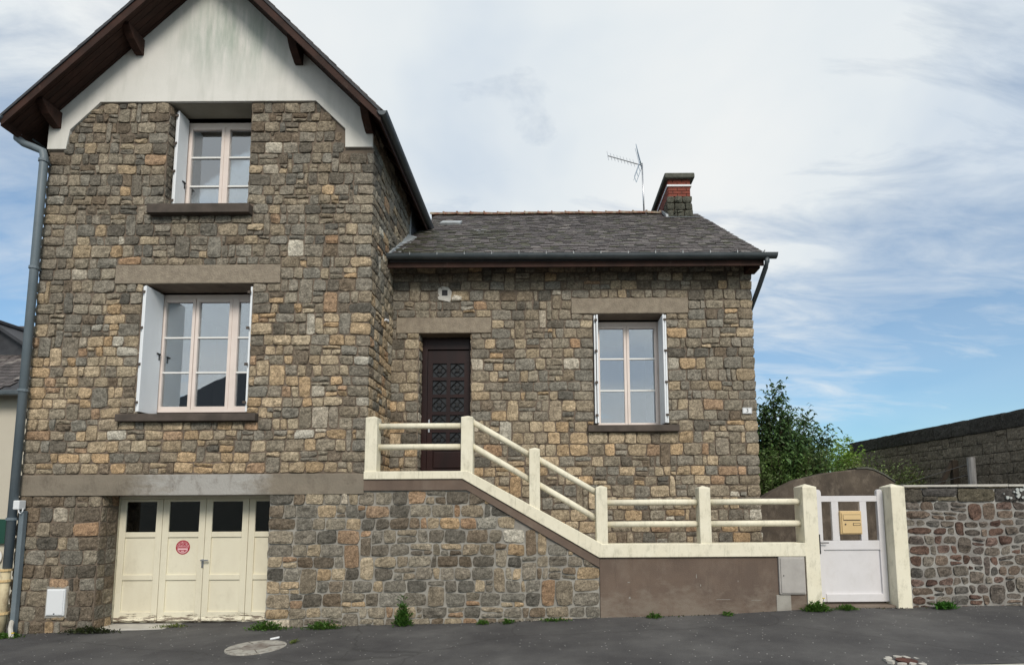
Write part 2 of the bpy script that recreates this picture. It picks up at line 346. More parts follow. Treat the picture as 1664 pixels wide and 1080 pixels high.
# --- rubble masonry
GREYD, GREY, GREYB, TAN, OCH, ORA, PALE, BRN = (.138,.124,.102), (.215,.193,.157), (.25,.213,.16), (.36,.288,.197), (.385,.28,.172), (.33,.225,.145), (.42,.38,.31), (.17,.136,.10)
def pick(rng, ws):
    cs = (GREYD, GREY, GREYB, TAN, OCH, ORA, PALE, BRN)
    c = rng.choices(cs, ws)[0]; k = rng.uniform(.84, 1.2); q = rng.uniform(-.04, .04)
    return (c[0]*k*(1+q), c[1]*k, c[2]*k*(1-q))
def layout(rng, u0, u1, v0, v1, holes, h=(.15, .215), w=(.14, .34), rows=None, tall=.09, split=.16):
    out = []
    if rows is None:
        rows = [v0]
        while rows[-1] < v1-.22: rows.append(rows[-1]+rng.uniform(*h))
        rows.append(v1)
    blocked = []
    for ri, (r0, r1) in enumerate(zip(rows, rows[1:])):
        hs = [x for x in holes if x[2] < r1 and x[3] > r0] + blocked
        nb = []
        us = sorted({u0, u1, *[min(max(x[0], u0), u1) for x in hs], *[min(max(x[1], u0), u1) for x in hs]})
        segs = []
        for a, b in zip(us, us[1:]):
            m = (a+b)/2; free = [(r0, r1)]
            for x in hs:
                if x[0] <= m <= x[1]:
                    nf = []
                    for f0, f1 in free:
                        if x[2] > f0: nf.append((f0, min(f1, x[2])))
                        if x[3] < f1: nf.append((max(f0, x[3]), f1))
                    free = [f for f in nf if f[1]-f[0] > .06]
            free = [max(free, key=lambda f: f[1]-f[0])] if free else []
            for f in free:
                if segs and abs(segs[-1][1]-a) < 1e-6 and segs[-1][2:] == f: segs[-1] = (segs[-1][0], b, *f)
                else: segs.append((a, b, *f))
        ends = {u0, u1} | {x[0] for x in holes} | {x[1] for x in holes}
        for a, b, f0, f1 in segs:
            L = b-a
            if L < .03: continue
            ws = []; tot = 0
            while tot < L-.06:
                hh = f1-f0; x = rng.uniform(*w)*(.65 if hh < .1 and rng.random() < .4 else 1)
                if rng.random() < .12: x = rng.uniform(.08, .14)
                ws.append(x); tot += x
            if not ws: ws = [L]; tot = L
            # quoins: alternate long and short stones at both ends
            if L > .9 and len(ws) > 4:
                if a in ends: ws[0] = (.24, .42)[ri % 2]*rng.uniform(.88, 1.1)
                if b in ends: ws[-1] = (.24, .42)[ri % 2]*rng.uniform(.88, 1.1)
            k = L/sum(ws); u = a
            for i, x in enumerate(ws):
                e = u+x*k; corner = (i == 0 and a in ends) or (i == len(ws)-1 and b in ends)
                if not corner and full(f0, f1, r0, r1) and rng.random() < tall and ri+2 < len(rows) and e-u < .28:
                    t1 = rows[ri+1]+(rows[ri+2]-rows[ri+1])*rng.choice((.5, 1, 1))
                    if not any(x2[0] < e and x2[1] > u and x2[2] < t1 and x2[3] > r1-.01 for x2 in holes) and t1 <= v1:
                        out.append((u, e, f0, t1, corner, ri)); nb.append((u, e, r1-.001, t1)); u = e; continue
                if not corner and f1-f0 > .13 and rng.random() < split:
                    m = f0+(f1-f0)*rng.uniform(.36, .64)
                    if e-u > .26 and rng.random() < .5:
                        mm = u+(e-u)*rng.uniform(.4, .6); out += [(u, mm, f0, m, False, ri), (mm, e, f0, m, False, ri)]
                    else: out.append((u, e, f0, m, corner, ri))
                    out.append((u, e, m, f1, corner, ri))
                else: out.append((u, e, f0, f1, corner, ri))
                u = e
        blocked = nb
    return out, rows
def full(f0, f1, r0, r1): return abs(f0-r0) < 1e-6 and abs(f1-r1) < 1e-6
def stone_geo(O, U, V, Nn, rect, rng, p, joint=.0125, rnd=.22, rough=.019, warp=.016, seed=0):
    a, b, c, d = rect
    a += joint*rng.uniform(.5, 1); b -= joint*rng.uniform(.5, 1); c += joint*rng.uniform(.5, 1); d -= joint*rng.uniform(.5, 1)
    w, h = max(b-a, .02), max(d-c, .02); cu, cv_ = (a+b)/2, (c+d)/2
    nx = min(8, max(3, round(w/.042))); ny = min(6, max(3, round(h/.042)))
    sd = rng.uniform(0, 90); ta, tb = rng.uniform(-.25, .25)*p, rng.uniform(-.25, .25)*p
    kr = rng.uniform(.5, 1)*rnd
    j4 = [rng.uniform(-1, 1)*joint*.55 for _ in range(4)]
    vs = []; ring = []
    def place(s, t, dep, g=0):
        s2 = s*math.sqrt(max(.05, 1-kr*t*t*s*s/1.0)); t2 = t*math.sqrt(max(.05, 1-kr*s*s*t*t/1.0))
        u = cu+s2*(w/2+g)+j4[0]*s*t+j4[1]*t; v = cv_+t2*(h/2+g)+j4[2]*s*t+j4[3]*s*.6
        q = Vector((u*14, v*14, sd)); e = max(abs(s), abs(t))
        u += noise.noise(q)*.010*e; v += noise.noise(q+Vector((31, 7, 3)))*.010*e
        q2 = Vector((u*1.3+seed, v*1.3, seed))
        u += noise.noise(q2)*warp; v += noise.noise(q2+Vector((9, 9, 9)))*warp*1.3
        return O+U*u+V*v+Nn*dep
    for j in range(ny+1):
        for i in range(nx+1):
            s, t = -1+2*i/nx, -1+2*j/ny
            s = math.copysign(abs(s)**.8, s); t = math.copysign(abs(t)**.8, t)
            m = max(abs(s), abs(t)); q = Vector(((cu+s*w/2)*11, (cv_+t*h/2)*11, sd))
            dep = p*(1-.30*m**10)+ta*s+tb*t+(noise.noise(q)*rough+noise.noise(q*2.6)*rough*.8)*(1-.5*m**4)
            vs.append(place(s, t, max(dep, .004)))
    fs = [(j*(nx+1)+i, j*(nx+1)+i+1, (j+1)*(nx+1)+i+1, (j+1)*(nx+1)+i) for j in range(ny) for i in range(nx)]
    loop = [i for i in range(nx+1)]+[j*(nx+1)+nx for j in range(1, ny+1)]+[ny*(nx+1)+i for i in range(nx-1, -1, -1)]+[j*(nx+1) for j in range(ny-1, 0, -1)]
    b0 = len(vs)
    for k in loop:
        j, i = divmod(k, nx+1); s, t = -1+2*i/nx, -1+2*j/ny
        vs.append(place(s, t, -.015, .004))
    n = len(loop)
    fs += [(loop[(k+1) % n], loop[k], b0+k, b0+(k+1) % n) for k in range(n)]
    return vs, fs
def grey_scale(r, c, a, b):
    k = r.uniform(a, b); return tuple(v*k for v in c)
CAM = Vector((0, 0, 1.8))
class Masonry:
    """collects laid stones, then makes the largest seen ones objects and the rest one mesh per wall"""
    def __init__(s): s.items = []
    def lay(s, stones, O, U, V, Nn, parent, colour, rng, proud=(.017, .033), keep=None, name='stone', owner=None, **kw):
        O, U, V, Nn = map(Vector, (O, U, V, Nn))
        for (a, b, c, d, corner, ri) in stones:
            cu, cv_ = (a+b)/2, (c+d)/2
            if keep and not keep(cu, cv_, a, b, c, d): continue
            cen = O+U*cu+V*cv_; vd = cen-CAM
            vis = (b-a)*(d-c)*max(0, -vd.normalized().dot(Nn))/vd.length_squared
            par = owner(cen) if owner else parent
            s.items.append((vis, 'corner_stone' if corner and name == 'stone' else name, par, stone_geo(O, U, V, Nn, (a, b, c, d), rng, rng.uniform(*proud), **kw), colour(rng, cen, ri, corner)))
    def flush(s, limit=298, rest='small_stones'):
        s.items.sort(key=lambda x: -x[0]); cnt = {}; left = {}
        for vis, name, par, (vs, fs), col in s.items:
            cnt[name] = cnt.get(name, 0)+1
            if cnt[name] <= limit and vis > 1.0e-5:
                MB().add(vs, fs, col).build(name, m_stone, par, smooth=False)
            else: left.setdefault(par.name, (par, MB()))[1].add(vs, fs, col)
        for par, mb in left.values(): mb.build(rest, m_stone, par, smooth=False, kind='stuff')

T, WY = 8.6, 9.9                       # tower face, wing face
XL, XR = -8.12, -2.79                  # tower corners
WR = 3.83                              # wing right corner
def zg(x):
    P = [(-60, -.6), (-14, -.25), (-8.1, -.115), (-6.8, -.06), (-1.7, .005), (.83, .08), (3.0, .14), (4.2, .2), (7.5, .22), (20, .32), (60, .4)]
    if x <= P[0][0]: return P[0][1]
    for (a, b), (c, d) in zip(P, P[1:]):
        if x <= c: return b+(d-b)*(x-a)/(c-a)
    return P[-1][1]

# ------------------------------------------------------------------ ground
def sheet(name, mat, xs, ys, dz, **k):
    mb = MB(); n = len(ys)
    vs = [(x, y, zg(x)+dz(x, y)) for x in xs for y in ys]
    fs = [(i*n+j, (i+1)*n+j, (i+1)*n+j+1, i*n+j+1) for i in range(len(xs)-1) for j in range(n-1)]
    return mb.add(vs, fs).build(name, mat, None, kind='structure', **k)
gx = [-500, -60, -30, -20, -14, -11, -9.5]+[-8.1+.6*i for i in range(28)]+[9.5, 12, 20, 60, 500]
sheet('terrain', m_soil, gx, [-500, -60, -20, -12, 6, 20, 60, 500], lambda x, y: -.35)
pav = sheet('pavement', m_asph, gx, [5.72, 6.2, 6.8, 7.4, 8, 8.4, 9.4], lambda x, y: -.02*(8.6-y)/3+.008*math.sin(x*2.1+y*3))
sheet('road', m_asph, gx, [-8, -3, 0, 2, 4, 5.5, 5.6], lambda x, y: -.15)
mb = MB()
kb = tag(bpy.data.objects.new('kerb', None), None, None, kind='structure'); COL.objects.link(kb); kb.location = (4, 5.6, 0)
x = -12.0
while x < 12:
    e = x+1.0; a, b = zg(x)-.012, zg(e)-.012
    MB().add([(x,5.55,a-.3),(e-.012,5.55,b-.3),(e-.012,5.72,b-.3),(x,5.72,a-.3),(x,5.56,a),(e-.012,5.56,b),(e-.012,5.72,b),(x,5.72,a)],
        [(0,3,2,1),(4,5,6,7),(0,1,5,4),(1,2,6,5),(2,3,7,6),(3,0,4,7)]).build('kerb_stone', m_kerb, kb, bevel=.012)
    x = e
sheet('garden_soil', m_soil, [3.95, 6, 9, 30, 200], [8.95, 12, 20, 60, 200], lambda x, y: .02 if x > 4.1 else .02)

# ------------------------------------------------------------------ the house
house = thing('stone_house', 'two-storey rubble stone house with white gable, slate roofs and lower right wing', 'house', (-4, T, 0))
rng = random.Random(7)
LW = (-6.43, -4.66, 3.24, 5.34); UW = (-6.19, -4.82, 6.655, 8.46); GD = (-6.85, -4.24, -.4, 1.98)
WW = (.905, 2.25, 3.205, 5.26); DR = (-2.28, -1.325, 2.28, 4.91)
tw = wall_mb(XL, XR, -.6, 8.2, T, T+.36, [LW, UW, GD])
for h in (LW, UW, GD):                                     # the rebate behind the reveals is wider than the opening
    pass
tw.prism([(XL, 8.2), (UW[0], 8.2), (UW[0], 10.14), (XL, 8.25)], T, T+.36)
tw.prism([(UW[1], 8.2), (XR, 8.2), (XR, 8.22), (UW[1], 10.23)], T, T+.36)
tw.prism([(UW[0], 8.47), (UW[1], 8.47), (UW[1], 10.2), (-5.47, 10.8), (UW[0], 10.1)], T, T+.36)
tower_wall = tw.build('tower_wall', m_mortar, house)
side_wall = MB().box(XR-.36, XR, T+.36, 16.5, -.6, 8.1).build('tower_side_wall', m_mortar, house)
left_wall = MB().box(XL, XL+.36, T+.36, 16.5, -.6, 8.1).build('tower_left_wall', m_mortar, house)
MB().box(XL, XR, 16.5, 16.8, -.6, 8.1).prism([(XL, 8.1), (XR, 8.1), (-5.47, 10.75)], 16.5, 16.8).build('tower_back_wall', m_plaster, house)
wing_wall = wall_mb(XR, WR, .2, 6.3, WY, WY+.34, [WW, DR]).build('wing_wall', m_mortar, house)
wg = MB().box(WR-.34, WR, WY+.34, 16.9, -.3, 6.3)
wg.prism([(9.9, 6.3), (16.9, 6.3), (13.5, 8.95)], WR-.34, WR, axis='X')
wing_end = wg.build('wing_end_wall', m_mortar, house)
MB().box(XR, WR, 16.9, 17.2, -.3, 6.3).build('wing_back_wall', m_plaster, house)

# stones
def quoin(r): return pick(r, (1, 6, 4, 1.5, .3, 0, 1.2, .3))
def c_tower(r, p, ri, corner):
    if p.x > -3.25 and p.y < T+.1 and corner and p.z > 2.2: return quoin(r)
    if p.x < -6.3 and p.x > -6.75 and 3.2 < p.z < 5.4 and corner: return quoin(r)
    z = p.z; n = noise.noise(Vector((p.x*.7, z*.7, 3)))
    if z > 6.3: return pick(r, (4, 6, 5, .8, .25, .12, .25, 1.2) if z < 7.8 else (3.5, 4, 5, .25, .1, .05, .1, 3.5))
    if z > 5.35: return pick(r, (3.5, 6, 4.5, 1.4, .5, .25, .5, .6))
    if z > 2.2:
        k = min(1, max(0, (5.6-z)/1.6))+n*.5
        if k < .45: return pick(r, (1.2, 4.6, 4, 3, 1.3, .4, .4, .6))
        return pick(r, (.5, 2.2, 3, 6, 3.2, .7, .6, .5))
    return grey_scale(r, pick(r, (2.4, 3, 4, 1.8, .6, .6, .2, 3)), .78, .92)
def c_wing(r, p, ri, corner):
    if corner and r.random() < .75: return quoin(r)
    z = p.z
    if z > 5.2: return pick(r, (2.4, 4.2, 6, 1.2, .4, .3, .4, 1.6))
    if z > 3.6: return pick(r, (1.2, 4.4, 5, 2.2, 1.0, .45, .4, .7))
    return pick(r, (1, 3.2, 4.2, 3.4, 1.6, .8, .3, .8))
def c_low(r, p, ri, corner): return grey_scale(r, pick(r, (2.4, 3.6, 4.6, 1.8, .5, .9, .3, 2.6)), .78, 1.0)
ms_ = Masonry()
hol = [LW, UW, GD, (-6.875, -4.225, 5.345, 5.66), (-6.66, -4.485, 3.11, 3.24), (-6.375, -4.73, 6.49, 6.655), (XL-.1, XR+.1, 1.965, 2.30), (-7.56, -7.255, .15, .57)]
def under_plaster(x, z):
    if z > 8.44: return True
    if x < -7.84 or x > -3.24: return z > 7.66
    if x < -7.32: return z > 7.97+(x+7.84)*.95
    if x > -3.75: return z > 7.97+(-3.24-x)*.95
    return False
st, rows_t = layout(rng, XL, XR+.026, 2.30, 8.46, hol)
ms_.lay(st, (0, T, 0), (1, 0, 0), (0, 0, 1), (0, -1, 0), tower_wall, c_tower, rng, keep=lambda u, v, a, b, c, d: not under_plaster(u, v))
st, rows_b = layout(rng, XL, GD[0], -.3, 1.965, hol, h=(.17, .24), w=(.18, .42), tall=.08)
ms_.lay(st, (0, T, 0), (1, 0, 0), (0, 0, 1), (0, -1, 0), tower_wall, c_tower, rng)
st, _ = layout(rng, T, 12.0, 2.30, 8.05, [(T+2.45, 13, 6.5+.0, 9), (9.9, 13, 0, 6.25)], rows=[r for r in rows_t if r < 8.0]+[8.05], w=(.2, .42), tall=.05)
ms_.lay(st, (XR, 0, 0), (0, 1, 0), (0, 0, 1), (1, 0, 0), side_wall, c_tower, rng)
# left outer corner: stones of the left wall, seen edge-on past the downpipe
st, _ = layout(rng, -10.5, -T, .0, 8.05, [], rows=[r for r in rows_b if r < 2]+[r for r in rows_t if r < 8.0]+[8.05], tall=0)
ms_.lay(st, (XL, 0, 0), (0, -1, 0), (0, 0, 1), (-1, 0, 0), left_wall, c_tower, rng, proud=(.03, .055))
# reveals
for (h, wl) in ((LW, tower_wall), (UW, tower_wall), (GD, tower_wall)):
    rr = [r for r in (rows_b if h is GD else rows_t) if h[2]+.04 < r < h[3]-.04]; rr = [h[2]]+rr+[h[3]]
    st, _ = layout(rng, T, T+.35, h[2], h[3], [], rows=rr, w=(.16, .3), tall=0, split=.05)
    ms_.lay(st, (h[0], 0, 0), (0, 1, 0), (0, 0, 1), (1, 0, 0), wl, c_tower, rng, name='reveal_stone', proud=(.008, .016))
    st, _ = layout(rng, -T-.35, -T, h[2], h[3], [], rows=rr, w=(.16, .3), tall=0, split=.05)
    ms_.lay(st, (h[1], 0, 0), (0, -1, 0), (0, 0, 1), (-1, 0, 0), wl, c_tower, rng, name='reveal_stone', proud=(.008, .016))
# wing
holw = [WW, DR, (.51, 2.66, 5.265, 5.56), (-2.70, -.96, 4.915, 5.21), (.785, 2.42, 3.07, 3.205), (-1.90, -1.74, 5.58, 5.75)]
st, rows_w = layout(rng, XR, WR+.026, .7, 6.26, holw, h=(.15, .225), w=(.16, .36))
ms_.lay(st, (0, WY, 0), (1, 0, 0), (0, 0, 1), (0, -1, 0), wing_wall, c_wing, rng)
rr = [DR[2]]+[r for r in rows_w if DR[2]+.05 < r < DR[3]-.05]+[DR[3]]
for sgn, xx in ((1, DR[0]), (-1, DR[1])):
    st, _ = layout(rng, *( (WY, WY+.25) if sgn > 0 else (-WY-.25, -WY)), DR[2], DR[3], [], rows=rr, tall=0)
    ms_.lay(st, (xx, 0, 0), (0, sgn, 0), (0, 0, 1), (sgn, 0, 0), wing_wall, c_wing, rng, name='reveal_stone', proud=(.008, .016))
st, _ = layout(rng, WY, 12.5, .7, 6.2, [], rows=[r for r in rows_w if r < 6.15]+[6.2], tall=0)
ms_.lay(st, (WR, 0, 0), (0, 1, 0), (0, 0, 1), (1, 0, 0), wing_end, c_wing, rng)
# strip of tower wall right of the garage (the stair wall continues it without a break)
low_holes = [(XL, GD[0], -1, 3), GD]
st_low, rows_l = layout(rng, GD[1], .835, -.3, 2.02, [(2, 3, 0, 1)], h=(.16, .225), w=(.17, .40), tall=.12)
stair = thing('entrance_stair', 'raised entrance stair and landing on a rubble stone wall with brown render', 'staircase', (-1, T, 0))
def band_bottom(x):
    if x < -1.2: return 2.03
    return 2.03-(x+1.2)*.585
sw = MB().prism([(XR, -.5), (.83, -.5), (.83, .82), (-1.2, 2.02), (XR, 2.02)], T, T+.3)
stair_wall = sw.build('stair_wall', m_mortar_grey, stair)
MB().box(GD[1]+.001, XR-.001, T-.004, T, -.4, 1.966).build('grey_pointing', m_mortar_grey, tower_wall)
ms2 = Masonry()
ms_.lay([s for s in st_low if (s[0]+s[1])/2 < XR], (0, T-.004, 0), (1, 0, 0), (0, 0, 1), (0, -1, 0), tower_wall, c_low, rng, joint=.012, keep=lambda u, v, a, b, c, d: v < 1.95)
ms2.lay([s for s in st_low if (s[0]+s[1])/2 >= XR], (0, T, 0), (1, 0, 0), (0, 0, 1), (0, -1, 0), stair_wall, c_low, rng, joint=.0155, rnd=.26,
        keep=lambda u, v, a, b, c, d: (v < band_bottom(u)+.02) and c < band_bottom(u)-.02)
ms_.flush(); ms2.flush()

# tower front trim
MB().box(XL-.03, XR, T-.035, T+.30, 1.965, 2.285).build('concrete_beam', m_beam, house, bevel=.008)
bx('lintel', m_lintel, house, -6.875, -4.225, T-.036, T+.35, 5.345, 5.655, bevel=.012)
bx('lintel', m_lintel, house, .512, 2.66, WY-.034, WY+.30, 5.265, 5.558, bevel=.012)
bx('lintel', m_lintel, house, -2.695, -.962, WY-.034, WY+.26, 4.915, 5.208, bevel=.012)
def sill(x0, x1, y, z0, z1, pr, back):
    MB().prism([(y-pr, z0), (y+back, z0), (y+back, z1+.02), (y-pr, z1-.012)], x0, x1, axis='X').build('window_sill', m_sill, house, bevel=.008)
sill(-6.66, -4.485, T, 3.11, 3.238, .11, .42); sill(-6.375, -4.73, T, 6.49, 6.655, .13, .42); sill(.787, 2.42, WY, 3.075, 3.205, .10, .40)
gp = MB()
yp = T-.045
gp.prism([(XL-.02, 7.64), (-7.835, 7.64), (-7.79, 7.975), (-7.32, 8.465), (-3.75, 8.465), (-3.25, 7.97), (-3.24, 7.645), (XR, 7.645), (XR, 8.25), (-5.47, 10.86), (XL-.02, 8.25)][::1], yp, T+.001)
gp.build('gable_render', m_plaster, house, bevel=.004)
MB().box(UW[0], UW[1], T+.005, T+.36, 8.455, 8.475).build('window_soffit', m_soffit, house)

# windows
def window(ope, y, casements, z0, z1, bars, fr=.05, sash=.05):
    """ope: opening; casements: list of (x0,x1) of the glass; one frame with sashes, panes and glazing bars"""
    xs0, xs1 = casements[0][0]-sash-fr, casements[-1][1]+sash+fr
    w = MB()
    w.box(xs0, xs1, y, y+.07, z1+sash, z1+sash+fr+.03).box(xs0, xs1, y-.02, y+.07, z0-sash-fr, z0-sash)
    w.box(xs0, xs0+fr, y, y+.07, z0-sash, z1+sash).box(xs1-fr, xs1, y, y+.07, z0-sash, z1+sash)
    for (a, b), (c, d) in zip(casements, casements[1:]):
        if c-b > .13: w.box(b+sash, c-sash, y-.004, y+.07, z0-sash, z1+sash)
    win = w.build('window', m_frame, house, bevel=.006)
    for a, b in casements:
        s = MB().box(a-sash, a, y-.012, y+.045, z0-sash, z1+sash).box(b, b+sash, y-.012, y+.045, z0-sash, z1+sash)
        s.box(a, b, y-.012, y+.045, z0-sash, z0).box(a, b, y-.012, y+.045, z1, z1+sash)
        s.build('sash', m_frame, win, bevel=.006)
        edges = [z0]+bars+[z1]
        for q in bars: bx('glazing_bar', m_white, win, a, b, y+.002, y+.024, q-.013, q+.013)
        for q0, q1 in zip(edges, edges[1:]): bx('pane', m_glass, win, a, b, y+.026, y+.032, q0+.013 if q0 != z0 else q0, q1-.013 if q1 != z1 else q1)
    # dim room behind
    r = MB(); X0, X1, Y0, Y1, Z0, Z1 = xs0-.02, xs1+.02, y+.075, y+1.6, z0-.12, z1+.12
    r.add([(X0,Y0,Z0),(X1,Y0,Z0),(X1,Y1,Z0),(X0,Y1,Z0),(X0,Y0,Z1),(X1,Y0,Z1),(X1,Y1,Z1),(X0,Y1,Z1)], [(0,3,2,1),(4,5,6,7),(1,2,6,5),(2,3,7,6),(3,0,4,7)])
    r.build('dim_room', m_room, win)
    return win
wl = window(LW, 8.98, [(-5.875+-.43, -5.86), (-5.75, -5.245), (-5.09, -4.62)], 3.42, 5.19, [3.99, 4.58])
wu = window(UW, 8.98, [(-6.04, -5.535), (-5.395, -4.90)], 6.83, 8.26, [7.235, 7.757])
wwn = window(WW, 10.25, [(1.06, 1.515), (1.62, 2.095)], 3.29, 5.10, [3.905, 4.512])
# top frame board above each tower window
def shutter(win, x, y0, y1, z0, z1, lean=0, side=1, leaves=2):
    """folded timber leaves standing in the reveal at x; side=+1 left reveal, -1 right"""
    for i in range(leaves):
        o = x+side*(.012+.042*i); l = lean*(i/(max(1, leaves-1)))
        p = [(o, y1), (o+side*.03, y1), (o+side*(.03-l), y0), (o+side*(-l), y0)]
        if i: p = [(o, y1-.01), (o+side*.03, y1-.01), (o+side*(.03+l*.0), y0-.03), (o, y0-.03)]
        p = p if side > 0 else p[::-1]
        s = MB().prism(p, z0, z1, axis='Z').build('shutter_leaf', m_shut, win, bevel=.003)
    for q in (z0+(z1-z0)*f for f in (.07, .37, .66, .95)):
        ya = y0-.03
        MB().box(min(x+side*.02, x+side*.07), max(x+side*.02, x+side*.07), ya-.008, ya+.01, q-.02, q+.02).build('hinge', m_sill, win)
shutter(wl, -6.41, 8.56, 8.95, 3.27, 5.30); shutter(wl, -4.66, 8.60, 8.95, 3.27, 5.30, side=-1, leaves=1)
shutter(wu, -6.17, 8.72, 8.95, 6.70, 8.40)
shutter(wwn, .905, 9.83, 10.22, 3.23, 5.22); shutter(wwn, 2.25, 9.83, 10.22, 3.23, 5.22, side=-1)
for w_, x_, y_, z_ in ((wl, -6.33, 8.93, 4.28), (wu, -6.09, 8.93, 7.25)):
    MB().box(x_, x_+.02, y_-.08, y_, z_-.01, z_+.012).box(x_, x_+.015, y_-.03, y_-.015, z_-.1, z_).build('shutter_catch', m_iron, w_)

# ---- garage door
gd = MB(); Y = 9.0; LWD = .695
gd.box(-6.93, -6.862, Y-.02, Y+.07, -.05, 1.96).box(-6.862, -4.06, Y-.02, Y+.07, 1.915, 1.98)
gar = gd.build('garage_door', m_gar, house)
for i in range(4):
    x0 = -6.86+LWD*i+.004; x1 = x0+LWD-.008; lf = MB()
    lf.box(x0, x0+.10, Y, Y+.05, -.03, 1.912).box(x1-.10, x1, Y, Y+.05, -.03, 1.912)
    for a, b in ((1.87, 1.912), (1.30, 1.385), (.625, .71), (-.03, .13)): lf.box(x0+.1, x1-.1, Y+.001, Y+.05, a, b)
    leaf = lf.build('door_leaf', m_gar, gar, bevel=.006)
    for a, b in ((.71, 1.30), (.13, .625)):
        bx('panel', m_gar, gar, x0+.1, x1-.1, Y+.022, Y+.04, a, b)
    bx('pane', m_dglass, gar, x0+.1, x1-.1, Y+.02, Y+.026, 1.385, 1.87)
    MB().prism([(Y-.03, .0), (Y, .0), (Y, .055), (Y-.004, .05)], x0+.02, x1-.02, axis='X').build('weather_bar', m_gar, gar, bevel=.004)
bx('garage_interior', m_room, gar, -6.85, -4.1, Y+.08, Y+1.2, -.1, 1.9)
MB().box(-5.493, -5.457, Y-.012, Y, .82, .955).box(-5.487, -5.463, Y-.05, Y-.012, .925, .945).box(-5.485, -5.36, Y-.06, Y-.045, .925, .948).build('handle', m_steel, gar, bevel=.003)
bx('threshold', m_kerb, house, -6.84, -4.25, T-.02, Y+.02, -.4, -.045, bevel=.01)
# sticker
stk = thing('round_sticker', 'round red sticker about the garage exit on a cream garage door leaf', 'sticker', (-5.822, Y+.019, 1.14))
def disc(cx, cy, cz, r, th, n=36):
    return [(cx+r*math.cos(2*math.pi*k/n), cz+r*math.sin(2*math.pi*k/n)) for k in range(n)]
mb = MB(); mb.prism(disc(-5.822, 0, 1.14, .113, .002), Y+.0185, Y+.0217); mb.build('backing', m_red, stk)
def text(body, size, x, z, y, mat, parent, rot=0, name='lettering', center=True, bend=None, res=2, extr=.0006):
    cu = bpy.data.curves.new('t', 'FONT'); cu.body = body; cu.size = size; cu.align_x = 'CENTER'; cu.align_y = 'CENTER'; cu.extrude = extr; cu.resolution_u = res
    o = bpy.data.objects.new('t', cu); COL.objects.link(o)
    dg = bpy.context.evaluated_depsgraph_get(); me = bpy.data.meshes.new_from_object(o.evaluated_get(dg))
    bpy.data.objects.remove(o); me.materials.clear(); me.materials.append(mat); me.name = name
    for v in me.vertices:
        vx, vy, vz = v.co
        if bend:
            r = bend; a = vx/abs(r)
            if r > 0: v.co = ((r+vy)*math.sin(a), -vz, (r+vy)*math.cos(a))
            else: v.co = ((-r-vy)*math.sin(a), -vz, -(-r-vy)*math.cos(a))
        else: v.co = (vx, -vz, vy)
    o = bpy.data.objects.new(name, me); COL.objects.link(o); o.parent = parent
    o.location = Vector((x, y, z))-wpos(parent); o.rotation_euler = (0, rot, 0); return o
ty = Y+.0172
text('SORTIE', .05, -5.822, 1.14, ty, m_pink, stk, bend=.077)
text('DE', .026, -5.822, 1.188, ty, m_pink, stk)
text('GARAGE', .052, -5.822, 1.158, ty, m_pink, stk)
MB().box(-5.91, -5.735, ty, ty+.001, 1.128, 1.133).box(-5.905, -5.74, ty, ty+.001, 1.098, 1.122).box(-5.845, -5.80, ty, ty+.001, 1.072, 1.086).build('printed_band', m_pink, stk)
mb = MB()
for k in range(-6, 7):
    a = -math.pi/2+k*.17; c, s_ = math.cos(a), math.sin(a)
    cx, cz = -5.822+c*.087, 1.14+s_*.087; mb.box(cx-.008, cx+.008, ty, ty+.001, cz-.009, cz+.009)
mb.build('printed_arc', m_pink, stk)

# ---- front door
Y = 10.15
fr = MB().box(-2.27, -2.17, Y-.02, Y+.08, 2.3, 4.9).box(-1.39, -1.33, Y-.02, Y+.08, 2.3, 4.9).box(-2.17, -1.39, Y-.02, Y+.08, 4.68, 4.9)
door = fr.build('front_door', m_door, house, bevel=.005)
lf = MB(); x0, x1 = -2.165, -1.395
cols = [(-2.075, -1.815), (-1.745, -1.485)]; rowz = [(4.42-.325*i-.26, 4.42-.325*i) for i in range(5)]
lf = wall_mb(x0, x1, 2.33, 4.66, Y, Y+.045, [(a, b, c, d) for a, b in cols for c, d in rowz]+[(-2.06, -1.5, 2.45, 2.78)])
leaf = lf.build('door_leaf', m_door, door)
bx('panel', m_door, door, -2.05, -1.51, Y+.005, Y+.03, 2.46, 2.77, bevel=.012)
bx('panel', m_door, door, -2.06, -1.5, Y+.025, Y+.035, 2.45, 2.78)
for a, b in cols:
    for c, d in rowz:
        bx('pane', m_obs, door, a, b, Y+.03, Y+.036, c, d)
        g = MB(); cx, cz, h = (a+b)/2, (c+d)/2, .125; yy = Y+.012
        P = [(cx-h, yy, cz), (cx, yy, cz+h), (cx+h, yy, cz), (cx, yy, cz-h)]
        for k in range(4): g.tube([P[k], P[(k+1) % 4]], .008, 5)
        for k in range(4):
            q0, q1 = Vector(P[k]), Vector(P[(k+1) % 4]); g.tube([(q0+q1)/2, (cx, yy, cz)], .006, 5)
        g.tube([(cx, yy-.012, cz), (cx, yy+.012, cz)], .036, 8)
        g.build('grille', m_iron, door)
MB().box(-2.145, -2.115, Y-.012, Y, 3.12, 3.36).box(-2.14, -2.12, Y-.05, Y, 3.255, 3.275).box(-2.14, -2.03, Y-.06, Y-.045, 3.255, 3.275).build('handle', m_steel, door, bevel=.004)
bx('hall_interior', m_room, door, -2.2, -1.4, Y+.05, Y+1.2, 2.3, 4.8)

# ---- tower roof
SL = 1.01; AX, AZ = -5.48, 10.93; Y0, Y1 = 8.1, 17.0
XE0, XE1 = -8.47, -2.53
def rz(x): return AZ-abs(x-AX)*SL
rp = MB()
for xe in (XE0, XE1):
    s = [(xe, rz(xe)), (AX, AZ), (AX, AZ-.10), (xe, rz(xe)-.07)]
    rp.prism(s, Y0+.03, Y1)
roof = rp.build('tower_roof', m_wood, house)
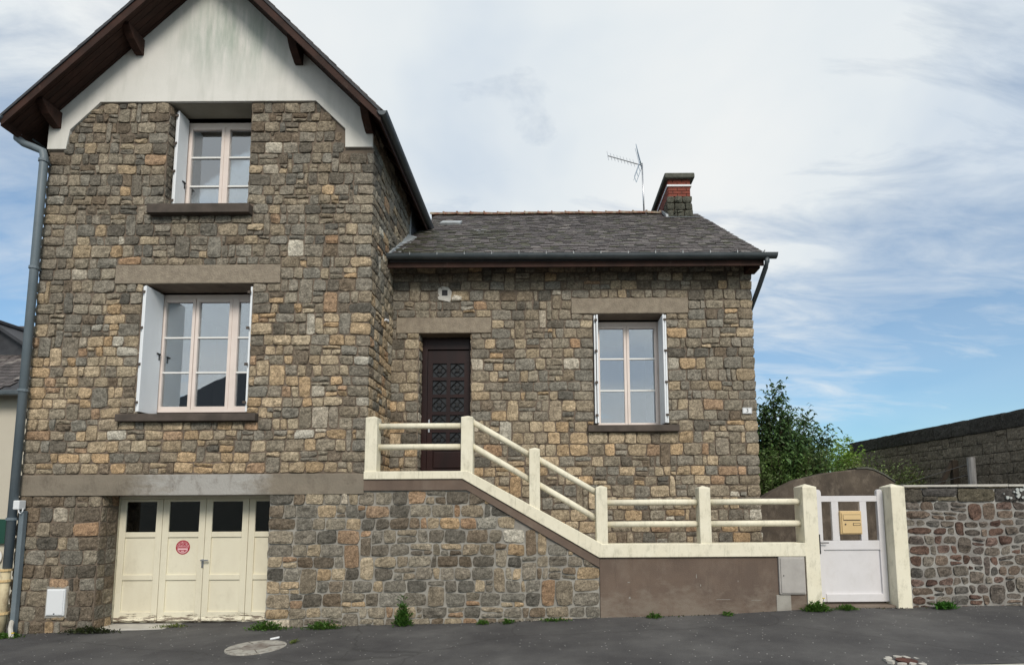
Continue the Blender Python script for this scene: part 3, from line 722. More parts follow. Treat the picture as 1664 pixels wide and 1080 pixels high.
# slates: courses along the verges as pieces, the rest of each slope one mesh
def slate_mesh(w, l, t=.008):
    me = MB().box(-w/2, w/2, 0, l, 0, t)
    return me
def slope_frame(o, u, d):                 # origin, along-eave unit, up-slope unit
    o, u, d = Vector(o), Vector(u).normalized(), Vector(d).normalized(); return o, u, d, u.cross(d).normalized()
def lay_slate(mb, F, a, b, w, l, t, tilt, col, jz=0):
    o, u, d, n = F
    p = o+u*a+d*b
    vs = []
    for k in (0, 1):
        for (du, dd) in ((0, 0), (w, 0), (w, l), (0, l)):
            vs.append(p+u*du+d*dd+n*(.004+jz+tilt*(1-dd/l)+k*t))
    mb.add(vs, [(0,3,2,1),(4,5,6,7),(0,1,5,4),(1,2,6,5),(2,3,7,6),(3,0,4,7)], col)
def slate_col(r, moss=.1):
    k = r.uniform(.6, 1.35); c = (.085*k, .073*k, .071*k)
    if r.random() < .13: c = (.15*k, .135*k, .125*k)
    if r.random() < moss: c = (.06*k, .058*k, .038*k)
    return c
for xe, sg in ((XE0, 1), (XE1, -1)):
    L = math.hypot(AX-xe, AZ-rz(xe))
    if sg > 0: F = slope_frame((xe, Y1, rz(xe)), (0, -1, 0), (1, 0, SL))
    else: F = slope_frame((xe, Y0, rz(xe)), (0, 1, 0), (-1, 0, SL))
    rest = MB(); n = int(L/.18); W_ = Y1-Y0
    for i in range(n+1):
        b = i*.18-.03
        if b > L-.02: break
        for side in (0, 1):
            # the verge piece
            a = (W_-.24 if sg > 0 else 0.0)+rng.uniform(-.006, .006)
            if side == 0:
                m_ = MB(); lay_slate(m_, F, a, b, .24, min(.27, L-b), .012, .012, slate_col(rng)); m_.build('slate', m_slate, roof)
        a = 0 if sg > 0 else .245
        while a < W_-.25:
            lay_slate(rest, F, a, b, .236, min(.27, L-b), .008, .01, slate_col(rng)); a += .24
    rest.build('slates_beyond_verge', m_slate, roof, kind='stuff')
MB().prism([(AX-.14, AZ-.08), (AX, AZ+.07), (AX+.14, AZ-.08), (AX, AZ+.03)], Y0-.02, Y1).build('ridge_cap', m_terra, roof)
for xe in (XE0, XE1):                                   # bargeboards
    s = 1 if xe < AX else -1
    MB().prism([(xe, rz(xe)-.01), (AX, AZ-.015), (AX, AZ-.22), (xe+s*.0, rz(xe)-.19)], Y0, Y0+.03).build('bargeboard', m_wood, roof, bevel=.004)
    MB().prism([(xe-s*.0, rz(xe)+.0), (AX, AZ+.0), (AX, AZ-.055), (xe, rz(xe)-.05)], Y0-.018, Y0-.001).build('verge_trim', m_slate_d, roof)
    # soffit boards under the front overhang
    for k in range(5):
        ya = Y0+.035+k*.094
        MB().prism([(xe+s*.02, rz(xe+s*.02)-.075), (AX, AZ-.105), (AX, AZ-.125), (xe+s*.02, rz(xe+s*.02)-.095)], ya, ya+.088).build('soffit_board', m_wood, roof)
    # eave fascia
    bx('fascia', m_wood, roof, min(xe, xe+s*.025), max(xe, xe+s*.025), Y0+.03, 12.3, rz(xe)-.19, rz(xe)-.075)
    k = 0; y = 8.9
    while y < 12.2:                                     # rafter feet under the eaves
        xa, xb = (xe+.03, XL) if s > 0 else (XR, xe-.03)
        MB().prism([(xa, rz(xa)-.20), (xb, rz(xb)-.20), (xb, rz(xb)-.08), (xa, rz(xa)-.08)], y, y+.07).build('rafter_foot', m_wood, roof); y += .45
    # shaped purlin ends
    for f in ((.88), (.365)) if s > 0 else ((.48), (.945)):
        if s > 0: px = (-8.0, -6.72)[0 if f == .88 else 1]
        else: px = (-4.05, -2.84)[0 if f == .48 else 1]
        zt = rz(px)-.13
        MB().prism([(Y0+.10, zt-.02), (Y0+.10, zt+.02), (T+.3, zt+.02), (T+.3, zt-.26), (T-.10, zt-.26), (Y0+.22, zt-.16)][::-1], px-.065, px+.065, axis='X').build('purlin_end', m_wood, roof, bevel=.008)

# gutters
def half_gutter(p0, p1, r, name, mat, parent, n=10):
    p0, p1 = Vector(p0), Vector(p1); d = (p1-p0).normalized(); u = d.cross(Vector((0, 0, 1))).normalized(); m_ = MB()
    for rr in (r, r-.006):
        pass
    vs = []
    for p in (p0, p1):
        for rr in (r, r-.005):
            for k in range(n+1):
                a = math.pi+math.pi*k/n; vs.append(p+u*rr*math.cos(a)+Vector((0, 0, rr*math.sin(a))))
    q = n+1; fs = []
    for k in range(n):
        fs += [(k, k+1, 2*q+k+1, 2*q+k), (q+k, 3*q+k, 3*q+k+1, q+k+1), (k, q+k, q+k+1, k+1), (2*q+k, 2*q+k+1, 3*q+k+1, 3*q+k)]
    fs += [(0, 2*q, 3*q, q), (n, q+n, 3*q+n, 2*q+n)]
    m_.add(vs, fs)
    for p, sgn in ((p0, 1), (p1, -1)):                   # stop ends
        e = [p+u*r*math.cos(math.pi+math.pi*k/n)+Vector((0, 0, r*math.sin(math.pi+math.pi*k/n))) for k in range(n+1)]
        e += [v+d*.004*sgn for v in e[:n+1]]
        m_.add(e, [tuple(range(n+1)), tuple(range(2*n+1, n, -1))])
    for sx in (-1,):                                     # rolled front bead
        m_.tube([p0+u*r*sx, p1+u*r*sx], .011, 6); m_.tube([p0-u*r*sx, p1-u*r*sx], .006, 5)
    return m_.build(name, mat, parent, smooth=False)
grm = rz(XE1)
half_gutter((XE1+.03, Y0-.03, grm-.035), (XE1+.03, 11.95, grm-.035), .075, 'gutter', m_gutter, roof)
half_gutter((XE0-.04, Y0-.03, rz(XE0)-.03), (XE0-.04, 12.2, rz(XE0)-.03), .07, 'gutter', m_zinc, roof)
# slates hung on the tower cheek above the wing roof
ch = MB().box(XR-.001, XR+.03, T+2.46, 12.6, 6.6, 8.0).build('slate_hung_cheek', m_slate_d, house)
for i in range(9):
    for j in range(5):
        yy = T+2.48+j*.2+(i % 2)*.1; z0 = 6.9+i*.13
        MB().prism([(yy, z0+.03), (yy+.05, z0), (yy+.145, z0), (yy+.195, z0+.03), (yy+.195, z0+.16), (yy, z0+.16)], XR+.03, XR+.042, axis='X').build('hung_slate', m_slate_d, ch)
bx('corner_strip', m_flash, house, XR, XR+.036, T+2.40, T+2.46, 6.85, 7.9)

# ---- wing roof
EY, EZ, RY, RZ = 9.46, 6.19, 13.5, 9.13
XV = 3.93
dl = math.hypot(RY-EY, RZ-EZ); sx, sz = (RY-EY)/dl, (RZ-EZ)/dl
wr = MB().prism([(EY+.02, EZ-.10), (RY, RZ-.10), (17.55, EZ-.10), (17.55, EZ), (RY, RZ), (EY, EZ)], XR+.05, XV, axis='X')
wroof = wr.build('wing_roof', m_slate_d, house)
F = slope_frame((XR+.05, EY, EZ), (1, 0, 0), (0, sx, sz))
tot = XV-XR-.05; i = 0; b = -.02; slist = []
EXP = .125
while b < dl-.05:
    a = -.11*(i % 2)-.02; l = min(.24, dl-b)
    while a < tot-.02:
        w_ = rng.uniform(.14, .205)
        a0, a1 = max(a, 0), min(a+w_, tot+.02)
        if a1-a0 > .05:
            p = F[0]+F[1]*a0+F[2]*b
            skip = (p.x > 2.95 and p.x < 3.72 and p.y > 13.05)
            if not skip: slist.append((p.y, a0+.004, b+rng.uniform(-.01, .01), a1-a0-.008, l))
        a += w_
    b += EXP*rng.uniform(.93, 1.07); i += 1
slist.sort(); rest = MB()
for k, (yy, a, b, w_, l) in enumerate(slist):
    x = a+XR; moss = .55 if (x < -.9 and yy < 11.5) else .16
    c = slate_col(rng, moss); tl = rng.uniform(.010, .022)
    if k < 298:
        m_ = MB(); lay_slate(m_, F, a, b, w_, l, .008, tl, c, rng.uniform(0, .003)); m_.build('slate', m_slate, wroof)
    else: lay_slate(rest, F, a, b, w_, l, .008, tl, c, rng.uniform(0, .004))
rest.build('upper_slates', m_slate, wroof, kind='stuff')
for (px, b, w_) in ((-1.55, 2.55, .10), (-1.40, 2.55, .12), (-1.48, 2.40, .08), (-1.42, 2.22, .11)):
    m_ = MB(); lay_slate(m_, F, px-XR, b, w_, .10, .01, .03, (1, 1, 1)); m_.build('mortar_patch', m_wband, wroof)
rt = MB(); n = 10
for k in range(n+1):
    a = math.pi*k/n; rt.v += [(-.17, .115*math.cos(a), .10*math.sin(a)), (.14, .105*math.cos(a), .09*math.sin(a)), (.145, .13*math.cos(a), .118*math.sin(a)), (.18, .13*math.cos(a), .118*math.sin(a))]
rt.c = [(1, 1, 1)]*len(rt.v)
for k in range(n):
    for q in range(3): rt.f.append((k*4+q, k*4+q+1, k*4+4+q+1, k*4+4+q)); rt.m.append(0)
rme = None; x = XR+.1
while x < 2.9:
    if rme is None:
        o = rt.build('ridge_tile', m_terra, wroof, smooth=True); rme = o.data; o.location = Vector((x, RY, RZ-.01))-wpos(wroof)
    else: sh('ridge_tile', rme, None, wroof, (x, RY, RZ-.01+rng.uniform(-.006, .006)), rot=(rng.uniform(-.03, .03), rng.uniform(-.02, .02), 0))
    x += .345
# roof light
vp = F[0]+F[1]*(-2.33-XR)+F[2]*3.95
rl = MB(); lay_slate(rl, F, -2.42-XR, 3.35, .46, .46, .05, .02, (1, 1, 1)); rw = rl.build('roof_window', m_flash, wroof, fix=True)
rl = MB(); lay_slate(rl, F, -2.385-XR, 3.39, .39, .38, .012, .068, (1, 1, 1)); rl.build('pane', m_wband, wroof)
# verge right, eaves
MB().prism([(EY-.02, EZ-.13), (RY, RZ-.14), (RY, RZ-.01), (EY-.02, EZ-.0)][::-1], XV-.015, XV+.012, axis='X').build('verge_board', m_wood, wroof)
bx('fascia', m_wood, wroof, XR+.02, XV, EY+.02, EY+.045, EZ-.20, EZ-.03)
bx('eave_board', m_wood, wroof, XR+.02, XV, EY+.046, WY+.1, EZ+.0-.02, EZ+.015-.02)
x = XR+.25
while x < XV-.1:
    MB().prism([(EY+.05, EZ-.14), (WY+.02, EZ-.14+.2), (WY+.02, EZ+.0), (EY+.05, EZ-.03)], x, x+.07, axis='X').build('rafter_foot', m_wood, wroof); x += .52
bx('purlin_end', m_wood, wroof, WR-.12, XV-.02, WY-.30, WY-.02, EZ-.20, EZ-.02, bevel=.01)
g = half_gutter((XR+.03, EY-.045, EZ-.0), (4.13, EY-.045, EZ-.025), .078, 'gutter', m_gutter, wroof)
x = -2.35
while x < 4.0:
    MB().box(x, x+.012, EY-.130, EY-.118, EZ-.03, EZ+.022).box(x, x+.012, EY-.13, EY+.03, EZ+.012, EZ+.018).build('gutter_clip', m_clip, wroof); x += .48
MB().prism([(9.42, 6.22), (10.9, 7.30), (10.9, 7.20), (9.42, 6.12)][::-1], XR+.002, XR+.05, axis='X').build('abutment_flashing', m_flash, wroof)
MB().add([(XR+.004, 9.40, 6.16), (XR+.20, 9.42, 6.19), (XR+.20, 10.9, 7.27), (XR+.004, 10.9, 7.33), ], [(0, 1, 2, 3)]).build('valley_flashing', m_flash, wroof)

# ---- chimney
chm = MB().box(3.13, 3.66, 13.08, 14.9, 8.55, 9.60).build('chimney', m_mortar, wroof)
chx0, chx1, chy0 = 3.12, 3.67, 13.07
r2 = random.Random(3)
for face in range(2):
    z = 9.365 if face == 0 else 9.06; row = 0
    while z < 9.80:
        if 9.62 < z < 9.66: pass
        u = -.11*(row % 2)
        L = (chx1-chx0) if face == 0 else 1.83
        while u < L:
            a, b = max(u, 0)+.005, min(u+.22, L)-.005
            if b-a > .03:
                if face == 0: bx('brick', m_brick, chm, chx0+a, chx0+b, chy0-.012, chy0+.02, z, z+.062)
                elif z > 9.34 or a > .45: bx('brick', m_brick, chm, chx0-.012, chx0+.02, chy0+a, chy0+b, z, z+.062)
            u += .225
        z += .074; row += 1
bx('upper_core', m_mortar, chm, 3.13, 3.66, 13.08, 14.9, 9.601, 9.80)
bx('white_band', m_wband, chm, chx0-.03, chx1+.03, chy0-.03, 14.93, 9.62, 9.665)
bx('crown', m_crown, chm, chx0-.10, chx1+.10, chy0-.10, 15.0, 9.80, 9.94, bevel=.03)
r3 = random.Random(5); mc = Masonry()
st, _ = layout(r3, 3.08, 3.71, 8.62, 9.36, [], h=(.15, .2), w=(.15, .26), tall=0)
mc.lay(st, (0, 13.06, 0), (1, 0, 0), (0, 0, 1), (0, -1, 0), chm, lambda r, p, i, c: grey_scale(r, (.10, .10, .08), .7, 1.2), r3, proud=(.03, .06))
st, _ = layout(r3, -13.5, -13.04, 8.62, 9.34, [], h=(.15, .2), w=(.15, .26), tall=0)
mc.lay(st, (3.11, 0, 0), (0, -1, 0), (0, 0, 1), (-1, 0, 0), chm, lambda r, p, i, c: grey_scale(r, (.14, .12, .09), .7, 1.2), r3, proud=(.01, .03))
mc.flush()
m_ = MB(); lay_slate(m_, F, 3.02-XR, 4.30, .76, .12, .02, .03, (1, 1, 1)); m_.build('flashing', m_flash, chm)
MB().prism([(13.0, 8.80), (13.55, 9.20), (13.55, 9.27), (13.0, 8.87)][::-1], 3.03, 3.09, axis='X').build('flashing', m_flash, chm)

# ---- downpipes
dp = MB(); X = -8.10
dp.tube([(XE0-.03, 8.42, 7.80), (XE0-.03, 8.42, 7.73), (XE0+.06, 8.44, 7.66), (-8.25, 8.46, 7.60), (X-.03, 8.48, 7.55), (X, 8.48, 7.45), (X, 8.48, .86)], .058, 12)
pipe = thing('left_downpipe', 'blue-grey zinc downpipe with swan neck on the left corner of the tall gable', 'downpipe', (X, 8.48, 0))
dp.build('pipe', m_zinc, pipe, smooth=True)
for z in (7.38, 5.58, 3.60, 1.62):
    MB().tube([(X, 8.48, z-.02), (X, 8.48, z+.02)], .072, 12).box(X-.02, X+.02, 8.5, 8.6, z-.012, z+.012).build('pipe_bracket', m_zinc, pipe)
MB().tube([(X-.02, 8.48, .0-.13), (X-.02, 8.48, .88)], .062, 12).build('pipe_foot', M('cream_cast_iron', (.62, .53, .34), (.5, .42, .27), sc=4, rough=.6, bump=.2, extra=dirt(.6, (.25, .17, .1), 6, .5, .65)), pipe, smooth=True)
for z in (.70, .86, .22): MB().tube([(X-.02, 8.48, z-.016), (X-.02, 8.48, z+.016)], .082, 12).build('pipe_collar', m_post, pipe)
cb = thing('cable_conduit', 'grey cable conduit under a small white box at the left corner', 'conduit', (-7.98, 8.52, 0))
bx('conduit', m_zinc, cb, -8.01, -7.94, 8.49, 8.565, -.08, 1.74, bevel=.01)
MB().box(-8.13, -7.975, 8.44, 8.56, 1.76, 1.90).build('junction_box', m_wbox, cb, bevel=.012)
MB().tube([(-7.99, 8.46, 1.76), (-7.985, 8.46, 1.72), (-7.96, 8.46, 1.70), (-7.94, 8.47, 1.73), (-7.94, 8.48, 1.78)], .008, 6).build('cable', m_wbox, cb)
dp2 = thing('right_downpipe', 'dark swan-neck downpipe under the right end of the long gutter', 'downpipe', (3.9, 9.5, 6))
MB().tube([(3.96, EY-.045, 6.11), (3.96, EY-.045, 6.03), (3.95, EY, 5.95), (3.93, 9.75, 5.70), (3.90, 10.1, 5.42), (3.885, 10.45, 5.2), (3.885, 10.5, 5.0), (3.885, 10.5, .3)], .042, 12).build('pipe', m_gutter, dp2, smooth=True)
# wall boxes
mbx = thing('white_meter_box', 'small white meter box set in the stonework left of the garage', 'meter box', (-7.4, T, .2))
bx('box', m_wbox, mbx, -7.545, -7.27, T-.04, T+.1, .165, .56, bevel=.006); bx('cover', m_wbox, mbx, -7.53, -7.285, T-.052, T-.04, .18, .545, bevel=.005)
bx('lock', m_iron, mbx, -7.415, -7.395, T-.056, T-.05, .19, .205)
bx('mortar_surround', m_mortar_grey, house, -7.58, -7.24, T-.02, T+.02, .12, .60, bevel=.015)
# number plate and vent
npl = thing('number_plate', 'white enamel plate with the house number 3 by the wing corner', 'house number', (3.66, WY-.04, 3.44))
bx('plate', m_wbox, npl, 3.575, 3.745, WY-.046, WY-.038, 3.39, 3.50, bevel=.002)
MB().box(3.583, 3.737, WY-.0472, WY-.0468, 3.398, 3.401).box(3.583, 3.737, WY-.0472, WY-.0468, 3.489, 3.492).box(3.583, 3.586, WY-.0472, WY-.0468, 3.401, 3.489).box(3.734, 3.737, WY-.0472, WY-.0468, 3.401, 3.489).build('border', m_iron, npl)
text('3', .10, 3.66, 3.445, WY-.0475, m_iron, npl, name='numeral')
vt = MB(); r4 = random.Random(11)
pts = [(-1.95, 5.60), (-1.93, 5.545), (-1.80, 5.52), (-1.72, 5.50), (-1.70, 5.56), (-1.69, 5.70), (-1.75, 5.78), (-1.86, 5.80), (-1.93, 5.76), (-1.955, 5.68)]
vt.prism(pts, WY-.03, WY-.0)
vent = vt.build('vent_surround', M('white_patch_mortar', (.55, .54, .50), (.4, .39, .36), sc=14, bump=.6), house)
bx('vent_opening', m_iron, house, -1.87, -1.765, WY-.034, WY-.026, 5.62, 5.73, bevel=.006)
vs, fs = stone_geo(Vector((0, WY, 0)), Vector((1, 0, 0)), Vector((0, 0, 1)), Vector((0, -1, 0)), (-1.70, -1.49, 5.51, 5.63), r4, .04)
MB().add(vs, fs, (.60, .56, .48)).build('pale_stone', m_stone, wing_wall, smooth=True)
MB().tube([(XR+.03, 9.35, 4.98), (XR+.10, 9.35, 4.98)], .022, 8).tube([(XR+.07, 9.28, 4.975), (XR+.07, 9.42, 4.985)], .018, 8).build('wire_insulator', m_wbox, house)

# ------------------------------------------------------------------ stair structure
MB().prism([(XR, 2.02), (-1.2, 2.02), (.83, .83), (.83, .99), (-1.25, 2.20), (XR, 2.20)], T-.040, T+.3).build('render_band', m_brown, stair)
MB().box(.835, 3.98, T-.028, T+.3, -.2, .982).build('render_wall', m_brown, stair)
MB().box(XR, 3.9, T+.30, WY, -.3, .95).build('stair_core', m_brown, stair)
bx('landing', m_beam, stair, XR, -1.2, T+.30, WY-.001, .951, 2.27)
for k in range(6):
    bx('step', m_beam, stair, -1.2+.33*k, -1.2+.33*(k+1), T+.301, WY-.002, .951, 2.27-.19*(k+1))
for cx_, cz_, w_, h_ in ((2.30, .66, .012, .07), (2.36, .54, .012, .035), (2.93, .60, .01, .03), (1.28, .36, .03, .035), (1.27, .60, .04, .012), (2.7, .34, .25, .006), (3.2, .33, .18, .005)):
    MB().prism([(cx_-w_/2, cz_), (cx_+w_/2, cz_+h_*.1), (cx_+w_*.35, cz_+h_), (cx_-w_*.4, cz_+h_*.8)], T-.0292, T-.0275).build('chipped_render', m_mortar_grey, stair)
rail = thing('cream_railing', 'cream concrete railing with round rails stepping down beside the entrance stair', 'railing', (0, T, 1))
cp = [(XR, 2.19), (-1.265, 2.19), (.825, .982), (3.97, .982), (3.97, 1.182), (.88, 1.182), (-1.19, 2.312), (XR, 2.312)]
MB().prism(cp, T-.066, T+.20).build('coping', m_cream, rail, bevel=.008)
def post(parent, x0, x1, z0, z1, y0=T-.050, y1=T+.17, pk=.035, name='post'):
    m_ = MB(); cx, cy = (x0+x1)/2, (y0+y1)/2
    m_.add([(x0,y0,z0),(x1,y0,z0),(x1,y1,z0),(x0,y1,z0),(x0,y0,z1),(x1,y0,z1),(x1,y1,z1),(x0,y1,z1),(cx,cy,z1+pk)],
        [(0,3,2,1),(0,1,5,4),(1,2,6,5),(2,3,7,6),(3,0,4,7),(4,5,8),(5,6,8),(6,7,8),(7,4,8)])
    return m_.build(name, m_cream, parent, bevel=.008)
post(rail, XR+.005, -2.60, 2.29, 3.155); post(rail, -1.295, -1.11, 2.19, 3.155); post(rail, -.235, -.07, 1.68, 2.645)
post(rail, .79, .965, 1.12, 2.045); post(rail, 2.375, 2.55, 1.16, 2.03)
yr = T+.075
def rl_(a, b): MB().tube([(a[0], yr, a[1]), ((a[0]+b[0])/2, yr, (a[1]+b[1])/2+.002), (b[0], yr, b[1])], .047, 12).build('rail', m_cream, rail, smooth=True)
for z in (3.03, 2.70): rl_((-2.62, z), (-1.27, z))
rl_((-1.13, 3.09), (-.20, 2.545)); rl_((-.1, 2.50), (.83, 1.955)); rl_((-1.13, 2.71), (-.20, 2.155)); rl_((-.1, 2.105), (.83, 1.55))
for z in (1.81, 1.475): rl_((.93, z), (2.42, z)); rl_((2.52, z), (4.0, z))
# gate posts, gate
GP = 'cream posts either side of the garden gate'
g1 = post(None, 3.965, 4.185, .0, 2.035, T-.055, T+.25, .05, 'gate_post'); tag(g1, 'cream gate post at the foot of the railing, left of the gate', 'gate post', GP)
g2 = post(None, 5.325, 5.54, .0, 2.03, T-.055, T+.25, .05, 'gate_post'); tag(g2, 'cream gate post between the white gate and the rough stone wall', 'gate post', GP)
gate = thing('garden_gate', 'white wooden garden gate with open bars above a solid panel', 'gate', (4.75, 8.78, .25))
gy0, gy1 = 8.74, 8.80
def stile(x0, x1):
    mx = (x0+x1)/2; r = (x1-x0)/2
    p = [(x0, .27), (x1, .27), (x1, 1.97-r*.4)]+[(mx+r*math.cos(a*math.pi/8), 1.97-r*.4+r*.9*math.sin(a*math.pi/8)) for a in range(1, 8)]+[(x0, 1.97-r*.4)]
    MB().prism(p, gy0, gy1).build('stile', m_gate, gate, bevel=.004)
stile(4.235, 4.345); stile(5.22, 5.315)
MB().box(4.345, 5.22, gy0+.004, gy1-.004, 1.805, 1.895).build('top_rail', m_gate, gate, bevel=.004)
MB().box(4.345, 5.22, gy0+.004, gy1-.004, 1.06, 1.20).build('middle_rail', m_gate, gate, bevel=.004)
MB().box(4.345, 5.22, gy0-.01, gy1-.004, .27, .39).build('bottom_rail', m_gate, gate, bevel=.006)
bx('panel', m_gate, gate, 4.345, 5.22, gy0+.025, gy1-.02, .39, 1.06)
bx('bar', m_gate, gate, 4.50, 4.61, gy0+.006, gy1-.006, 1.20, 1.805, bevel=.004); bx('bar', m_gate, gate, 4.945, 5.05, gy0+.006, gy1-.006, 1.20, 1.805, bevel=.004)
MB().box(4.262, 4.292, gy0-.012, gy0, 1.0, 1.30).box(4.268, 4.288, gy0-.05, gy0-.012, 1.165, 1.18).box(4.27, 4.40, gy0-.06, gy0-.045, 1.165, 1.18).build('handle', m_iron, gate, bevel=.003)
bx('gate_sill', m_brown, stair, 4.187, 5.323, T+.0, T+.35, -.1, .235, bevel=.01)
lb = thing('letterbox', 'beige metal letterbox hung between the bars of the white gate', 'letterbox', (4.78, 8.7, 1.3))
lx0, lx1, lz0, lz1 = 4.612, 4.943, 1.30, 1.66
bx('body', m_post, lb, lx0, lx1, gy0-.03, gy1+.1, lz0, lz1, bevel=.008)
bx('door', m_post, lb, lx0+.018, lx1-.014, gy0-.042, gy0-.031, lz0+.015, lz1-.03, bevel=.004)
MB().prism([(gy0-.052, lz1-.135), (gy0-.043, lz1-.135), (gy0-.043, lz1-.06), (gy0-.047, lz1-.06)][::-1], lx0+.04, lx1-.03, axis='X').build('letter_flap', m_post, lb, bevel=.003)
bx('slot_shadow_gap', m_sill, lb, lx0+.038, lx1-.028, gy0-.0435, gy0-.0422, lz1-.15, lz1-.055)
MB().tube([(lx0+.068, gy0-.050, lz0+.155), (lx0+.068, gy0-.042, lz0+.155)], .012, 10).build('lock', m_sill, lb)
bx('name_holder', m_sill, lb, lx1-.145, lx1-.03, gy0-.045, gy0-.0421, lz0+.135, lz0+.175, bevel=.001)
bx('name_card', m_post, lb, lx1-.137, lx1-.038, gy0-.0475, gy0-.0452, lz0+.142, lz0+.168)
gb = thing('grey_meter_cabinet', 'pale grey meter cabinet under the railing, beside the left gate post', 'meter cabinet', (3.75, T, .4))
bx('cabinet', m_gbox, gb, 3.545, 3.945, T-.06, T+.1, .415, .985, bevel=.012); bx('door', m_gbox, gb, 3.57, 3.925, T-.072, T-.061, .44, .955, bevel=.008)
bx('lock', m_iron, gb, 3.60, 3.615, T-.076, T-.07, .69, .705)
bx('cement_patch', m_mortar_grey, stair, 3.50, 3.72, T-.036, T-.027, .12, .41, bevel=.012)

# ------------------------------------------------------------------ boundary walls
bwl = thing('rubble_boundary_wall', 'low boundary wall of reddish rubble with wide grey joints, right of the gate', 'wall', (8, T, .2))
m_bm = M('thick_grey_pointing', (.38, .37, .345), (.22, .205, .19), sc=3, rough=.95, bump=.8, bsc=30, spec=.1, dist=.02)
bwall = MB().box(5.545, 14, T+.02, T+.42, -.1, 2.02).build('wall', m_bm, bwl)
r5 = random.Random(21)
def c_bd(r, p, i, c):
    if p.z > 1.78: cc = r.choice([(.085, .075, .06), (.12, .105, .075), (.07, .065, .06)])
    else: cc = r.choice([(.125, .08, .062), (.11, .07, .056), (.15, .115, .09), (.12, .10, .088), (.105, .098, .088), (.14, .118, .098), (.17, .15, .125), (.13, .09, .075), (.12, .104, .09)])
    k = r.uniform(.75, 1.2); return tuple(v*k for v in cc)
st, _ = layout(r5, 5.56, 9.5, -.05, 1.80, [], h=(.11, .18), w=(.11, .30), tall=.10, split=.20)
mm = Masonry(); mm.lay(st, (0, T+.02, 0), (1, 0, 0), (0, 0, 1), (0, -1, 0), bwall, c_bd, r5, joint=.019, rnd=.42, rough=.035, proud=(.004, .026), warp=.05, seed=5)
st, _ = layout(r5, 5.56, 9.5, 1.80, 2.03, [], h=(.2, .21), w=(.3, .55), tall=0, split=.05)
mm.lay(st, (0, T+.02, 0), (1, 0, 0), (0, 0, 1), (0, -1, 0), bwall, c_bd, r5, joint=.006, rnd=.2, rough=.02, proud=(.025, .045))
mm.flush()
x = 5.545
while x < 10:
    e = x+r5.uniform(.7, 1.1); bx('coping_slab', m_kerb, bwl, x, e-.006, T-.02, T+.45, 2.021, 2.052+r5.uniform(0, .006), bevel=.006); x = e
m_lich = plain('pale_lichen', (.42, .44, .42), .9)
for q in range(16):
    lx, lz = 7.08+r5.random()*.34, 1.84+r5.random()*.18; rr = r5.uniform(.008, .030)
    MB().prism([(lx+rr*math.cos(a*.785)*r5.uniform(.8, 1.1), lz+rr*math.sin(a*.785)*r5.uniform(.8, 1.1)) for a in range(8)], T-.034-.0007*q, T-.022).build('lichen_spot', m_lich, bwl)
# tall block wall running back
blw = thing('block_boundary_wall', 'tall dark weathered block wall running back along the garden', 'wall', (8.5, 12, .2))
BX = 8.5
bw2 = MB().box(BX, BX+.22, 9.05, 15.3, .1, 3.40).build('wall', M('dark_block_mortar', (.075, .065, .055), sc=6, rough=1, bump=.6), blw)
mm = Masonry(); rws = [1.5+.2*i for i in range(9)]+[3.12]
rws = [r for r in rws if r < 3.05]+[3.12]
st, _ = layout(r5, -15.3, -9.05, 1.5, 3.12, [], rows=rws, w=(.24, .62), tall=.06, split=.12)
mm.lay(st, (BX, 0, 0), (0, -1, 0), (0, 0, 1), (-1, 0, 0), bw2, lambda r, p, i, c: grey_scale(r, (.21, .18, .14), .85, 1.15), r5, name='block', joint=.008, rnd=.08, rough=.012, proud=(.008, .014), warp=.004)
st, _ = layout(r5, -15.3, -9.05, 3.12, 3.42, [], rows=[3.12, 3.42], w=(.5, .9), tall=0, split=0)
mm.lay(st, (BX-.02, 0, 0), (0, -1, 0), (0, 0, 1), (-1, 0, 0), bw2, lambda r, p, i, c: grey_scale(r, (.075, .07, .063), .8, 1.2), r5, name='coping_block', joint=.004, rnd=.08, rough=.012, proud=(.01, .02), warp=.004)
mm.flush(rest='far_blocks')
# curved rendered wall behind the gate
rw_ = MB()
pl = [(4.05, .1), (6.95, .1), (6.95, 2.18), (6.75, 2.32), (6.55, 2.42), (6.40, 2.455), (6.2, 2.445), (5.6, 2.38), (5.0, 2.24), (4.5, 2.0), (4.05, 1.72)]
gw = rw_.prism(pl, 11.0, 11.3).build('rendered_garden_wall', m_darkwall, None, bevel=.02)
ct = [p for p in pl[2:] if p[0] >= 6.15]
MB().prism([(x+.0, z+.003) for x, z in ct]+[(x, z+.035) for x, z in ct[::-1]], 10.985, 11.32).build('wall_coping', m_crown, gw)
tag(gw, 'low dark rendered wall with a curved top, behind the garden gate', 'wall')

